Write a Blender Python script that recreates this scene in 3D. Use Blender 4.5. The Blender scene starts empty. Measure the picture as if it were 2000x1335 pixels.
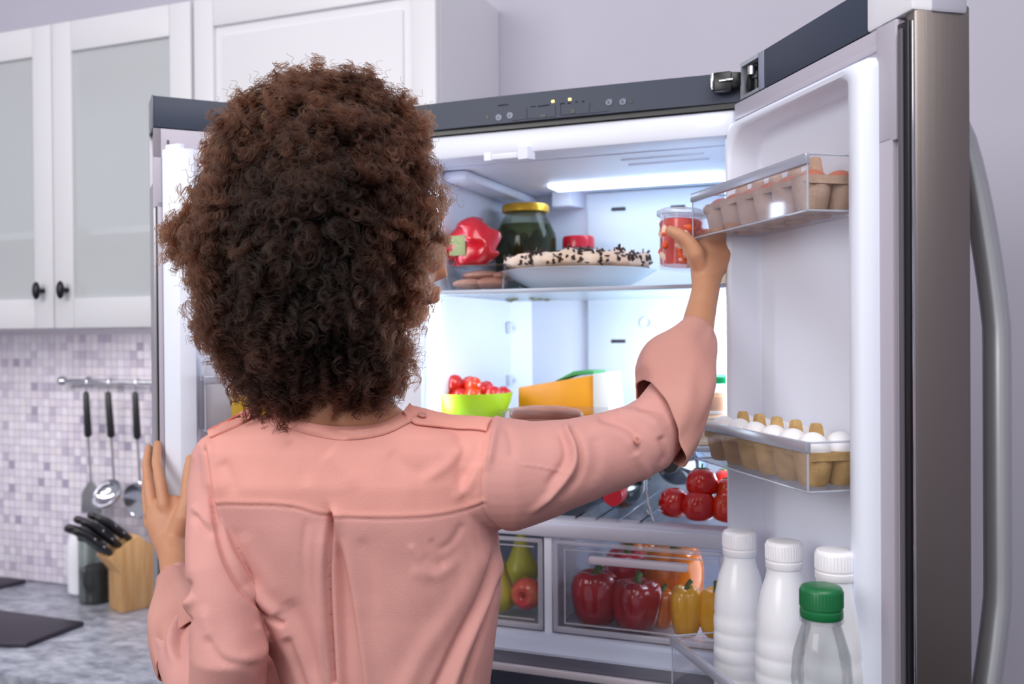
import bpy, bmesh, math, random
import numpy as np
from mathutils import Vector, Matrix, noise
random.seed(7); np.random.seed(7)
sc = bpy.context.scene
COL = sc.collection
PI = math.pi

# ------------------------------------------------------------------ camera, world, lights, exposure
FPX, PITCH, ROLL = 1837.0, .0075, -.0075
cp, sp, cr, sr = math.cos(PITCH), math.sin(PITCH), math.cos(ROLL), math.sin(ROLL)
FW = Vector((0, cp, -sp)); _u = Vector((0, sp, cp)); _r = Vector((1, 0, 0))
RT = _r*cr + _u*sr; UP = _u*cr - _r*sr
CAM = Vector((0, 0, 1.55))
cd = bpy.data.cameras.new('camera'); cam = bpy.data.objects.new('camera', cd); COL.objects.link(cam)
cd.sensor_width = 36; cd.lens = FPX*36/2000; cd.clip_start = .05
cam.matrix_world = Matrix(((RT.x, UP.x, -FW.x, CAM.x), (RT.y, UP.y, -FW.y, CAM.y), (RT.z, UP.z, -FW.z, CAM.z), (0, 0, 0, 1)))
cd.dof.use_dof = True; cd.dof.focus_distance = 1.2; cd.dof.aperture_fstop = 4.0
sc.camera = cam
def ray(x, y): return (RT*(x-1000) + UP*(667.5-y) + FW*FPX)/FPX
def P(x, y, d): return CAM + ray(x, y)*d
def proj_np(v):
    q = v - np.array(CAM); w = q@np.array(FW)
    return 1000 + FPX*(q@np.array(RT))/w, 667.5 - FPX*(q@np.array(UP))/w, w

wd = bpy.data.worlds.new('world'); sc.world = wd; wd.use_nodes = True
wn = wd.node_tree.nodes['Background']; wn.inputs[0].default_value = (.80, .80, .90, 1); wn.inputs[1].default_value = .50
def area(name, loc, aim, sx, sy, power, col):
    l = bpy.data.lights.new(name, 'AREA'); l.shape = 'RECTANGLE'; l.size = sx; l.size_y = sy; l.energy = power; l.color = col
    o = bpy.data.objects.new(name, l); COL.objects.link(o); o.location = loc
    o.rotation_euler = (Vector(aim)-Vector(loc)).to_track_quat('-Z', 'Y').to_euler(); return o
area('window_light', (-2.6, -1.6, 2.6), (-.1, 1.3, 1.4), 2.0, 1.6, 54, (1, .97, .95))
area('ceiling_light', (.3, -.2, 2.95), (.1, 1.3, 1.0), 1.6, 1.2, 26, (1, .97, .95))
area('kitchen_fill', (-1.25, .7, 2.3), (-1.5, 2.4, 1.05), 1.0, .8, 6, (1, .98, .98))  # added fill aimed at the counter and lower mosaic wall
_uc = P(90, 640, 2.35); area('added_tile_fill', (_uc.x, _uc.y, 1.56), (_uc.x, _uc.y+.12, 1.0), 1.3, .05, 3.2, (1, .97, .98)).rotation_euler.z += 0  # added fill below the wall cabinets, lifts the mosaic tiles
sc.view_settings.view_transform = 'Standard'; sc.view_settings.look = 'None'
sc.view_settings.gamma = 1; sc.view_settings.exposure = 0.10; sc.view_settings.use_curve_mapping = False
sc.cycles.use_denoising = True
sc.cycles.max_bounces = 10; sc.cycles.transparent_max_bounces = 24; sc.cycles.diffuse_bounces = 4
sc.cycles.sample_clamp_indirect = 6; sc.cycles.caustics_reflective = False; sc.cycles.caustics_refractive = False

# ------------------------------------------------------------------ frames
YF, YR, YL = .3726, .2293, .439
_d = ray(1430, 146); O = CAM + _d*(.39/_d.z); O0 = Vector((O.x, O.y, 0))
FA = Vector((-math.cos(YF), math.sin(YF), 0)); FN = Vector((math.sin(YF), math.cos(YF), 0))
MF = Matrix.Translation(O0) @ Matrix.Rotation(-YF, 4, 'Z')          # fridge frame: x right, y into the fridge, z height
MFI = MF.inverted()
DR = Vector((math.sin(YR), -math.cos(YR), 0))
MD = Matrix.Translation(O0) @ Matrix.Rotation(math.atan2(DR.y, DR.x), 4, 'Z')   # right door: x hinge to free edge, -y inner side
_d = ray(298, 186); FPt = CAM + _d*(.39/_d.z)
LDv = Vector((-math.cos(YL), -math.sin(YL), 0))
LH = FPt - LDv*.37; LH.z = 0
ML = Matrix.Translation(LH) @ Matrix.Rotation(PI+YL, 4, 'Z')        # left door: x hinge to free edge, +y inner side
def hit(M, x, y, c, axis=1):                                        # pixel ray against plane local[axis]=c of frame M, in local coordinates
    I = M.inverted(); a = I @ CAM; d = I.to_3x3() @ ray(x, y)
    return a + d*((c-a[axis])/d[axis])
def Fp(x, y, n=0): return hit(MF, x, y, n)
def depth_of(w): return (Vector(w)-CAM).dot(FW)

# ------------------------------------------------------------------ materials
def lin(c):
    c = c/255; return c/12.92 if c <= .04045 else ((c+.055)/1.055)**2.4
def rgb(c): return (lin(c[0]), lin(c[1]), lin(c[2]), 1)
MATS = {}
def mat(name, c, rough=.5, metal=0, c2=None, scale=20, bump=0, bscale=None, spec=.5, emit=None, sss=0, coat=0, stretch=None, trans=0, detail=4, mixpos=(.35, .65)):
    if name in MATS: return MATS[name]
    m = bpy.data.materials.new(name); m.use_nodes = True; nt = m.node_tree; b = nt.nodes['Principled BSDF']
    b.inputs['Base Color'].default_value = rgb(c); b.inputs['Roughness'].default_value = rough; b.inputs['Metallic'].default_value = metal
    b.inputs['Specular IOR Level'].default_value = spec
    if coat: b.inputs['Coat Weight'].default_value = coat; b.inputs['Coat Roughness'].default_value = .08
    if sss: b.inputs['Subsurface Weight'].default_value = sss; b.inputs['Subsurface Radius'].default_value = (.01, .004, .002); b.inputs['Subsurface Scale'].default_value = .6
    if trans: b.inputs['Transmission Weight'].default_value = trans
    if c2 is not None or bump:
        tc = nt.nodes.new('ShaderNodeTexCoord'); mp = nt.nodes.new('ShaderNodeMapping'); nt.links.new(tc.outputs['Object'], mp.inputs[0])
        if stretch: mp.inputs['Scale'].default_value = stretch
    if c2 is not None:
        n = nt.nodes.new('ShaderNodeTexNoise'); n.inputs['Scale'].default_value = scale; n.inputs['Detail'].default_value = detail
        r = nt.nodes.new('ShaderNodeValToRGB'); r.color_ramp.elements[0].color = rgb(c); r.color_ramp.elements[1].color = rgb(c2)
        r.color_ramp.elements[0].position, r.color_ramp.elements[1].position = mixpos
        nt.links.new(mp.outputs[0], n.inputs[0]); nt.links.new(n.outputs[0], r.inputs[0]); nt.links.new(r.outputs[0], b.inputs['Base Color'])
    if bump:
        n = nt.nodes.new('ShaderNodeTexNoise'); n.inputs['Scale'].default_value = bscale or scale; n.inputs['Detail'].default_value = 3
        bp = nt.nodes.new('ShaderNodeBump'); bp.inputs['Strength'].default_value = bump; bp.inputs['Distance'].default_value = .002
        nt.links.new(mp.outputs[0], n.inputs[0]); nt.links.new(n.outputs[0], bp.inputs['Height']); nt.links.new(bp.outputs[0], b.inputs['Normal'])
    if emit: b.inputs['Emission Color'].default_value = rgb(emit[0]); b.inputs['Emission Strength'].default_value = emit[1]
    MATS[name] = m; return m
def clear(name, tint=(240, 244, 250), refl=.12, haze=0.0, hazec=(235, 238, 245), rough=.05, fk=.5):
    """thin clear plastic or glass sheet: see-through with a Fresnel sheen, and a little milkiness"""
    if name in MATS: return MATS[name]
    m = bpy.data.materials.new(name); m.use_nodes = True; nt = m.node_tree; nt.nodes.clear()
    out = nt.nodes.new('ShaderNodeOutputMaterial'); t = nt.nodes.new('ShaderNodeBsdfTransparent'); t.inputs[0].default_value = rgb(tint)
    g = nt.nodes.new('ShaderNodeBsdfGlossy'); g.inputs['Roughness'].default_value = rough
    fr = nt.nodes.new('ShaderNodeFresnel'); fr.inputs[0].default_value = 1.45
    ad = nt.nodes.new('ShaderNodeMath'); ad.operation = 'MULTIPLY_ADD'; ad.inputs[1].default_value = fk; ad.inputs[2].default_value = refl*.04; ad.use_clamp = True
    nt.links.new(fr.outputs[0], ad.inputs[0])
    mx = nt.nodes.new('ShaderNodeMixShader'); nt.links.new(ad.outputs[0], mx.inputs[0])
    d = nt.nodes.new('ShaderNodeBsdfDiffuse'); d.inputs[0].default_value = rgb(hazec); mh = nt.nodes.new('ShaderNodeMixShader'); mh.inputs[0].default_value = haze
    nt.links.new(t.outputs[0], mh.inputs[1]); nt.links.new(d.outputs[0], mh.inputs[2]); nt.links.new(mh.outputs[0], mx.inputs[1]); nt.links.new(g.outputs[0], mx.inputs[2])
    nt.links.new(mx.outputs[0], out.inputs[0]); MATS[name] = m; return m

M_wall = mat('wall paint', (196, 193, 206), .8, c2=(192, 189, 203), scale=3)
M_floor = mat('floor tile', (58, 50, 46), .5, c2=(48, 42, 40), scale=5)
M_cab = mat('white lacquer', (228, 227, 232), .4)
M_cabin = mat('cabinet inside', (190, 194, 196), .6)
M_knob = mat('black iron', (30, 30, 38), .35, metal=.4)
M_counter = mat('grey granite', (122, 127, 142), .28, c2=(192, 196, 208), scale=26, detail=7, stretch=(1, 1.6, 1), mixpos=(.3, .72))
M_counteredge = mat('granite edge', (140, 143, 155), .3, c2=(180, 183, 193), scale=30)
M_board = mat('black slate', (42, 38, 50), .45, c2=(50, 45, 58), scale=8)
M_grout = mat('grout', (212, 205, 216), .8)
M_steel = mat('brushed steel', (176, 174, 176), .28, metal=1)
M_chrome = mat('chrome', (215, 215, 222), .12, metal=1)
M_doorsteel = mat('brushed door steel', (150, 141, 136), .42, metal=1, bump=.05, bscale=4, stretch=(90, 90, .6))
M_black = mat('black plastic', (24, 23, 27), .35)
M_wood = mat('beech wood', (214, 170, 118), .5, c2=(196, 148, 96), scale=9, stretch=(8, 8, .8))
M_wooddark = mat('beech side', (168, 118, 66), .5, c2=(150, 100, 54), scale=9, stretch=(8, 8, .8))
M_panel = mat('slate grey fascia', (56, 63, 80), .42, c2=(60, 67, 84), scale=3, spec=.3)
M_liner = mat('liner plastic', (233, 238, 252), .4)
M_back = mat('evaporator cover', (222, 230, 240), .35)
M_bezel = mat('pinkish grey bezel', (184, 178, 190), .45)
M_gasket = mat('dark gasket', (92, 88, 96), .6)
M_trimgrey = mat('grey trim', (176, 176, 190), .4)
M_lamp = mat('led diffuser', (235, 244, 255), .5, emit=((215, 234, 255), 6.0))
M_filldim = mat('dim drawer fill', (235, 244, 255), .5, emit=((226, 240, 255), 2.6))
M_sideglow = mat('side led and fill glow', (235, 244, 255), .5, emit=((226, 240, 255), 14.0))
M_led = mat('yellow led', (255, 220, 120), .4, emit=((255, 214, 110), 2.5))
M_print = mat('panel print', (34, 38, 50), .6, spec=.2)
M_clear = clear('clear bin plastic', (254, 254, 255), .04, .0, fk=.28)
M_drawerclear = clear('clear drawer plastic', (254, 254, 255), .1, .012, fk=.3)
M_shelfglass = clear('shelf glass', (250, 253, 255), .10, .03)
M_frost = clear('frosted shelf glass', (240, 250, 255), .10, .55, (225, 236, 246))
M_glass = clear('jar glass', (250, 254, 252), .15, .01)
M_cabglass = clear('cabinet glass', (248, 251, 252), .1, .38, (250, 252, 255), .1, fk=.2)
M_film = clear('cling film', (252, 252, 254), .3, .03)
M_milk = mat('white bottle plastic', (240, 241, 247), .28, sss=.25, coat=.2)
M_green = mat('green cap', (20, 110, 62), .35)
M_white = mat('white ceramic', (238, 238, 244), .2)
M_carton = mat('tan egg carton', (216, 178, 120), .85, c2=(190, 152, 96), scale=60, bump=.4, bscale=300)
M_cartong = mat('brown grey egg carton', (206, 176, 154), .85, c2=(190, 158, 136), scale=60, bump=.4, bscale=300)
M_eggw = mat('white eggshell', (244, 243, 246), .45, sss=.1)
M_eggb = mat('brown eggshell', (200, 120, 90), .45, sss=.1)
M_tomato = mat('tomato skin', (208, 30, 18), .16, c2=(190, 20, 14), scale=14, coat=.5)
M_tomato2 = mat('orange tomato skin', (228, 72, 26), .16, c2=(214, 50, 20), scale=14, coat=.5)
M_redp = mat('red pepper skin', (170, 14, 30), .15, c2=(140, 8, 22), scale=10, coat=.6)
M_redp2 = mat('bright red pepper skin', (212, 30, 58), .15, c2=(190, 20, 44), scale=10, coat=.6)
M_orp = mat('orange pepper skin', (216, 120, 18), .18, c2=(200, 100, 12), scale=10, coat=.5)
M_yelp = mat('yellow pepper skin', (242, 178, 12), .18, c2=(236, 164, 8), scale=10, coat=.5)
M_stem = mat('green stem', (70, 104, 44), .6)
M_apple = mat('apple skin', (212, 52, 58), .25, c2=(222, 168, 96), scale=16, coat=.3, mixpos=(.45, .75))
M_pear = mat('pear skin', (196, 190, 62), .35, c2=(176, 170, 50), scale=18)
M_lime = mat('lime green bowl', (170, 208, 40), .35)
M_cheese = mat('orange cheese', (246, 166, 36), .4, c2=(238, 150, 24), scale=10)
M_label = mat('white paper', (240, 238, 232), .6)
M_sausage = mat('sausage skin', (176, 122, 104), .35, c2=(156, 102, 86), scale=20, coat=.3)
M_meat = mat('wrapped meat', (196, 152, 132), .5, c2=(168, 112, 92), scale=22)
M_redwrap = mat('red plastic wrap', (206, 20, 40), .22, c2=(170, 10, 30), scale=25, coat=.5, bump=.8, bscale=30)
M_meringue = mat('whipped meringue', (244, 226, 208), .6, c2=(226, 196, 172), scale=14, sss=.2)
M_choc = mat('dark chocolate', (58, 34, 28), .5)
M_pickle = mat('pickle skin', (112, 112, 58), .35, c2=(80, 82, 46), scale=30)
M_brine = clear('brine filled glass', (226, 230, 214), .25, .07, (96, 102, 84))
M_goldlid = mat('gold yellow lid', (232, 180, 50), .3, metal=.5)
M_redlid = mat('red lid', (206, 22, 46), .3, coat=.4)
M_surimi = mat('red and white seafood', (226, 52, 30), .3, c2=(240, 214, 200), scale=55, coat=.4, mixpos=(.52, .58), detail=1)
M_orangefood = mat('orange spread', (232, 150, 84), .4)
M_beige = mat('beige carton', (226, 202, 168), .6)
M_bottle = mat('dark wine glass', (12, 14, 22), .15, coat=.2)
M_capsule = mat('red bottle foil', (196, 20, 40), .35)
M_bluefoil = mat('silver blue label', (140, 160, 184), .35, metal=.5)
M_coffee = mat('dark coffee', (32, 27, 27), .8)
M_yellowpack = mat('yellow pack', (228, 186, 50), .45, c2=(214, 166, 60), scale=12)
M_redbottle = mat('red sauce bottle', (202, 60, 50), .4)
M_skin = mat('brown skin', (210, 154, 120), .5, c2=(198, 140, 106), scale=12, sss=.15, bump=.12, bscale=220)
M_nail = mat('nail', (206, 160, 136), .3)
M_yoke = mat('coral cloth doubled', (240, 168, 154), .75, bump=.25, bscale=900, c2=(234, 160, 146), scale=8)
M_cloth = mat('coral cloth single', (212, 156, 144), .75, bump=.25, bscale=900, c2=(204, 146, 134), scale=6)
M_jeans = mat('dark denim', (50, 58, 82), .85, c2=(42, 48, 70), scale=60)
M_shoe = mat('white shoe', (220, 218, 214), .5)
M_eye = mat('eye', (236, 232, 228), .2)
M_bag = clear('freezer bag', (210, 216, 228), .3, .25, (150, 160, 180))
M_dark = mat('dark freezer', (60, 54, 62), .6)

# ------------------------------------------------------------------ mesh builder
class MB:
    def __init__(s): s.v = []; s.f = []; s.m = []
    def add(s, vs, fs, M=None, mi=0):
        o = len(s.v)
        s.v += [(M @ Vector(v)) if M else Vector(v) for v in vs]
        s.f += [tuple(i+o for i in f) for f in fs]; s.m += [mi]*len(fs); return s
    def bm(s, bm, M=None, mi=0):
        bm.verts.ensure_lookup_table(); bm.verts.index_update()
        s.add([v.co.copy() for v in bm.verts], [[v.index for v in f.verts] for f in bm.faces], M, mi); bm.free(); return s
    def box(s, x0, x1, y0, y1, z0, z1, bev=0, M=None, mi=0, seg=2):
        bm = bmesh.new(); bmesh.ops.create_cube(bm, size=1)
        for v in bm.verts: v.co = Vector(((x0+x1)/2+v.co.x*(x1-x0), (y0+y1)/2+v.co.y*(y1-y0), (z0+z1)/2+v.co.z*(z1-z0)))
        if bev: bmesh.ops.bevel(bm, geom=bm.edges[:], offset=bev, segments=seg, affect='EDGES', profile=.5)
        return s.bm(bm, M, mi)
    def lathe(s, prof, n=32, M=None, mi=0, lobes=0, amp=0, cap=True):
        vs = []; fs = []; k = len(prof)
        for (r, z) in prof:
            for j in range(n):
                t = 2*PI*j/n; rr = r*(1+amp*math.cos(lobes*t)) if lobes else r
                vs.append((rr*math.cos(t), rr*math.sin(t), z))
        for i in range(k-1):
            for j in range(n): fs.append((i*n+j, i*n+(j+1) % n, (i+1)*n+(j+1) % n, (i+1)*n+j))
        if cap:
            if prof[0][0] > 1e-6: fs.append(tuple(range(n-1, -1, -1)))
            if prof[-1][0] > 1e-6: fs.append(tuple((k-1)*n+j for j in range(n)))
        return s.add(vs, fs, M, mi)
    def tube(s, pts, rad, n=10, M=None, mi=0, flat=None, side=None, dome=False):
        """closed tube; rad a number or a list; flat scales the second axis; side fixes the first axis"""
        pts = [Vector(p) for p in pts]; k = len(pts)
        rad = list(rad) if hasattr(rad, '__len__') else [rad]*k
        flat = [1]*k if flat is None else (list(flat) if hasattr(flat, '__len__') else [flat]*k)
        if dome:
            def cap(p, q, r, fl):
                d = (p-q).normalized(); o = []
                for a in (30, 60, 84): o.append((p+d*r*min(fl, 1)*math.sin(math.radians(a)), r*math.cos(math.radians(a)), fl))
                return o
            A = cap(pts[0], pts[1], rad[0], flat[0])[::-1]; B = cap(pts[-1], pts[-2], rad[-1], flat[-1])
            L = A+list(zip(pts, rad, flat))+B; pts = [l[0] for l in L]; rad = [l[1] for l in L]; flat = [l[2] for l in L]; k = len(pts)
        T = [(pts[min(i+1, k-1)]-pts[max(i-1, 0)]).normalized() for i in range(k)]
        u = Vector(side) if side is not None else T[0].orthogonal()
        vs = []; fs = []
        for i in range(k):
            if side is not None: u = Vector(side)
            u = (u-T[i]*u.dot(T[i])).normalized(); w = T[i].cross(u)
            for j in range(n):
                a = 2*PI*j/n; vs.append(pts[i]+u*rad[i]*math.cos(a)+w*rad[i]*flat[i]*math.sin(a))
        for i in range(k-1):
            for j in range(n): fs.append((i*n+j, i*n+(j+1) % n, (i+1)*n+(j+1) % n, (i+1)*n+j))
        fs.append(tuple(range(n-1, -1, -1))); fs.append(tuple((k-1)*n+j for j in range(n)))
        return s.add(vs, fs, M, mi)
    def prism(s, pts, z0, z1, M=None, mi=0, bev=0):
        bm = bmesh.new(); n = len(pts)
        a = [bm.verts.new((p[0], p[1], z0)) for p in pts]; b = [bm.verts.new((p[0], p[1], z1)) for p in pts]
        bm.faces.new(a[::-1]); bm.faces.new(b)
        for i in range(n): bm.faces.new((a[i], a[(i+1) % n], b[(i+1) % n], b[i]))
        bmesh.ops.recalc_face_normals(bm, faces=bm.faces[:])
        if bev: bmesh.ops.bevel(bm, geom=bm.edges[:], offset=bev, segments=2, affect='EDGES', profile=.5)
        return s.bm(bm, M, mi)
    def sphere(s, c, r, sc_=(1, 1, 1), n=16, M=None, mi=0, rot=None):
        bm = bmesh.new(); bmesh.ops.create_uvsphere(bm, u_segments=n, v_segments=max(6, n*2//3), radius=r)
        X = Matrix.Translation(Vector(c)) @ (rot.to_4x4() if rot else Matrix()) @ Matrix.Diagonal((*sc_, 1))
        for v in bm.verts: v.co = X @ v.co
        return s.bm(bm, M, mi)
    def mesh(s, name, mats, smooth=35):
        me = bpy.data.meshes.new(name); me.from_pydata([tuple(v) for v in s.v], [], s.f)
        mats = mats if isinstance(mats, (list, tuple)) else [mats]
        for m in mats: me.materials.append(m)
        if len(mats) > 1: me.polygons.foreach_set('material_index', s.m)
        if smooth:
            me.polygons.foreach_set('use_smooth', [True]*len(me.polygons)); me.set_sharp_from_angle(angle=math.radians(smooth))
        me.update(); return me
def link(name, data, parent=None, M=None):
    o = bpy.data.objects.new(name, data); COL.objects.link(o); o.parent = parent
    if M is not None: o.matrix_local = M
    return o
def tag(o, label=None, cat=None, group=None, kind=None):
    for k, v in (('label', label), ('category', cat), ('group', group), ('kind', kind)):
        if v: o[k] = v
    return o
def obj(name, mb, mats, parent=None, M=None, smooth=35): return link(name, mb.mesh(name, mats, smooth), parent, M)
def thing(name, M, label, cat, group=None): return tag(link(name, None, None, M), label, cat, group)
def T(x, y, z): return Matrix.Translation(Vector((x, y, z)))
def RZ(a): return Matrix.Rotation(a, 4, 'Z')
def RX(a): return Matrix.Rotation(a, 4, 'X')
def RY(a): return Matrix.Rotation(a, 4, 'Y')
def copy_tree(o, M=None, parent=None, label=None):
    c = o.copy(); COL.objects.link(c); c.parent = parent
    if M is not None: c.matrix_local = M
    if label: c['label'] = label
    for ch in list(o.children): copy_tree(ch, None, c)
    return c

# ------------------------------------------------------------------ the room (all in the fridge frame: the kitchen wall runs parallel to the fridge front)
def struct(name, mb, m): o = obj(name, mb, m, None, MF, 0); tag(o, kind='structure'); return o
WN = .64                                     # the kitchen wall plane
struct('wall_back', MB().box(-3.6, 2.4, WN, WN+.12, 0, 3.1), M_wall)
struct('floor', MB().box(-3.6, 2.4, -3.6, WN, -.1, 0), M_floor)
struct('wall_right', MB().box(2.4, 2.52, -3.6, WN+.12, 0, 3.1), M_wall)
ZC = .83                                     # counter top
cx0, cx1 = -2.75, -.66
# ------------------------------------------------------------------ kitchen run
c = thing('base_cabinet', MF @ T(-1.7, .33, 0), 'white base cabinets under the grey granite worktop', 'cabinet')
obj('carcass', MB().box(cx0+1.7, cx1+1.7, -.26, .305, .1, ZC-.04), M_cab, c)
obj('plinth', MB().box(cx0+1.7, cx1+1.7, -.2, .3, 0, .1), M_gasket, c)
for k in range(4):
    w = (cx1-cx0)/4; x = cx0+1.7+w*k
    d = obj('door', MB().box(x+.003, x+w-.003, -.282, -.261, .11, ZC-.05, .003), M_cab, c)
    obj('knob', MB().sphere((x+w-.05, -.305, ZC-.14), .014).tube([(x+w-.05, -.282, ZC-.14), (x+w-.05, -.3, ZC-.14)], .006), M_knob, d)
w = obj('worktop', MB().box(cx0, cx1, .034, WN-.001, ZC-.038, ZC, .004), M_counter, None, MF); tag(w, 'grey speckled granite worktop running below the mosaic wall', 'worktop')
# mosaic backsplash
bs = obj('backsplash', MB().box(cx0, cx1, WN-.006, WN-.0005, ZC+.001, 1.573), M_grout, None, MF, 0); tag(bs, 'lavender and grey mosaic backsplash behind the hanging utensils', 'backsplash'); bs['kind'] = 'structure'
del bs['category']; del bs['label']
TP = .0235
tone = [(222, 215, 226), (214, 206, 220), (228, 222, 232), (202, 193, 208), (188, 180, 198), (166, 157, 178), (224, 217, 224), (218, 210, 220)]
tw = [6, 6, 6, 4, 2.4, 1.0, 6, 6]
tmeshes = []
for i, t in enumerate(tone):
    tmeshes.append(MB().box(-TP/2+.0007, TP/2-.0007, -.0035, 0, -TP/2+.0007, TP/2-.0007, .0006, seg=1).mesh('tile', mat('tile %d' % i, t, .3), 0))
cells = []
for i in range(int((cx1-cx0)/TP)):
    for j in range(int((1.572-ZC)/TP)):
        x = cx0+TP*(i+.5); z = ZC+.002+TP*(j+.5); t = random.choices(range(len(tone)), tw)[0]
        u, v, _ = proj_np(np.array(MF @ Vector((x, WN-.006, z))))
        inv = 0 <= u <= 300 and v < 1150 and not (125 < u and v > 1035)
        cells.append((inv, x, z, t))
vis = sorted([q for q in cells if q[0]], key=lambda q: -q[1])
near = vis[:300]; rest = vis[300:]+[q for q in cells if not q[0]]
for inv, x, z, t in near: link('tile', tmeshes[t], bs, T(x, WN-.006, z))
rb = MB()
for inv, x, z, t in rest: rb.box(x-TP/2+.0007, x+TP/2-.0007, WN-.0095, WN-.006, z-TP/2+.0007, z+TP/2-.0007, 0, mi=t)
tag(obj('mosaic_tiles', rb, [MATS['tile %d' % i] for i in range(len(tone))], bs, None, 0), kind='stuff')
# wall cabinets
FY = .317; ZB, ZT = 1.572, 2.322
def raised_door(x0, x1, z0, z1, glass, parent):
    fr = .062 if glass else .055
    m = MB()
    for a in ((x0, x0+fr, z0, z1), (x1-fr, x1, z0, z1), (x0+fr, x1-fr, z0, z0+fr+.012), (x0+fr, x1-fr, z1-fr-.012, z1)):
        m.box(a[0], a[1], -.022, -.001, a[2], a[3], .0035)
    if not glass:
        m.box(x0+fr-.002, x1-fr+.002, -.012, -.002, z0+fr, z1-fr)
        m.box(x0+fr+.022, x1-fr-.022, -.019, -.004, z0+fr+.034, z1-fr-.034, .005)
    d = obj('door', m, M_cab, parent)
    if glass: obj('glass_pane', MB().box(x0+fr-.004, x1-fr+.004, -.013, -.009, z0+fr, z1-fr), M_cabglass, d)
    return d
def knob(x, z, d):
    obj('knob', MB().tube([(x, -.022, z), (x, -.04, z)], [.006, .006], 12).sphere((x, -.044, z), .019, (.55, .45, 1.15), 16), M_knob, d)
def cabinet(x0, x1, name, label, glass, doors, shelf=True, zt=ZT):
    c = thing(name, MF @ T(0, FY, 0), label, 'cabinet'); D = WN-FY-.002
    m = MB(); th = .017
    m.box(x0, x0+th, 0, D, ZB, zt).box(x1-th, x1, 0, D, ZB, zt).box(x0+th, x1-th, 0, D, ZB, ZB+th).box(x0+th, x1-th, 0, D, zt-th, zt).box(x0+th, x1-th, D-.01, D, ZB+th, zt-th)
    obj('carcass', m, M_cab, c)
    if shelf: obj('shelf', MB().box(x0+th, x1-th, .03, D-.011, 1.805, 1.823), M_cab, c)
    n = len(doors)
    for k, (a, b, kx) in enumerate(doors):
        d = raised_door(a+.0015, b-.0015, ZB+.002, zt-.002, glass, c)
        if kx: knob(kx, 1.667, d)
    return c
cabinet(-2.69, -2.11, 'wall_cabinet', 'white glass-fronted wall cabinet cut off at the left edge', True, [(-2.69, -2.4, None), (-2.4, -2.11, None)])
cabinet(-2.105, -1.258, 'wall_cabinet', 'white wall cabinet with two glass doors and two black oval knobs', True, [(-2.105, -1.683, -1.716), (-1.683, -1.258, -1.638)])
cabinet(-1.253, -.637, 'wall_cabinet', 'white wall cabinet with one solid raised-panel door above the refrigerator', False, [(-1.253, -.637, None)], False)
# stiles beside the glass opening are wider on the pair: fill strips
# utensil rail
def hitk(x, y, n): return Fp(x, y, n)
RY0 = WN-.05
r = thing('utensil_rail', MF @ T(0, RY0, 0), 'chrome rail on the mosaic wall with a shiny end knob', 'rail')
z0 = Fp(200, 745, RY0).z; xa = Fp(122, 745, RY0).x; xb = -1.45
obj('bar', MB().tube([(xa, 0, z0), (xb, 0, z0)], .0068, 14), M_chrome, r)
obj('end_knob', MB().sphere((xa, 0, z0), .014, (1.2, 1, 1), 16), M_chrome, r)
for x in (xa+.06, xb-.05): obj('bracket', MB().tube([(x, 0, z0), (x, WN-RY0-.01, z0)], .005, 10).lathe([(.013, 0), (.013, .004)], 16, T(x, WN-RY0-.0095, z0) @ RX(PI/2)), M_chrome, r)
def utensil(kind, label, x, ytop, ybot, xb2, yend):
    a = Fp(x, ytop, RY0-.012); b = Fp(xb2, ybot, RY0-.012); e = Fp(xb2+6, yend, RY0-.014)
    t = thing('hanging_'+kind, MF @ T(a.x, RY0, a.z), label, kind)
    L = lambda p: (p.x-a.x, p.y-RY0, p.z-a.z)
    hk = []
    for i in range(15):
        g = -30+i*17; hk.append((.0, -.0105*math.cos(math.radians(g-90))*1.0, z0-a.z+.0105*math.sin(math.radians(g-60))))
    obj('hook', MB().tube([(0, .010, z0-a.z-.006), (0, .0085, z0-a.z+.006), (0, 0, z0-a.z+.0105), (0, -.0095, z0-a.z+.004), (0, -.012, z0-a.z-.006), (0, -.010, -.004), (0, -.012, -.012)], .0018, 8), M_chrome, t)
    obj('handle', MB().tube([L(a), L(b)], [.0085, .0105], 14, dome=True), M_black, t)
    st = [L(b), L((b+e)/2), L(e)]
    obj('stem', MB().tube(st, [.0035, .0028, .0028], 10), M_steel, t)
    p = Vector(L(e))
    if kind == 'ladle':
        prof = [(.001, -.03)]+[(.044*math.sin(math.radians(q)), -.03*math.cos(math.radians(q))) for q in range(10, 91, 10)]+[(.0425*math.sin(math.radians(q)), -.0285*math.cos(math.radians(q))) for q in range(90, 9, -10)]+[(.001, -.0285)]
        obj('bowl', MB().lathe(prof, 28, T(p.x, p.y-.03, p.z-.03) @ RX(.9)), M_chrome, t)
    elif kind == 'skimmer':
        m = MB().lathe([(.001, 0), (.03, .001), (.047, .006), (.048, .008), (.03, .003), (.001, .002)], 30, T(p.x, p.y-.004, p.z-.05) @ RX(PI/2+.15))
        m.tube([(p.x+.048*math.cos(q/16*2*PI), p.y-.004, p.z-.05+.048*math.sin(q/16*2*PI)) for q in range(17)], .003, 8)
        obj('disc', m, M_chrome, t)
    else:
        obj('blade', MB().prism([(-.012, 0), (.012, 0), (.034, -.03), (.036, -.085), (-.036, -.085), (-.034, -.03)], -.0012, .0012, T(p.x, p.y, p.z+.004) @ RX(PI/2), bev=.0004), M_steel, t)
    return t
utensil('spatula', 'leftmost of the three hanging utensils, black handle and steel blade', 168, 770, 847, 172, 945)
utensil('ladle', 'middle hanging utensil, black handle and shiny round ladle bowl', 211, 770, 848, 217, 938)
utensil('skimmer', 'rightmost hanging utensil, black handle and large round steel skimmer', 264, 770, 851, 268, 940)
def on_counter(x, y): return hit(MF, x, y, ZC, 2)
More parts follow.
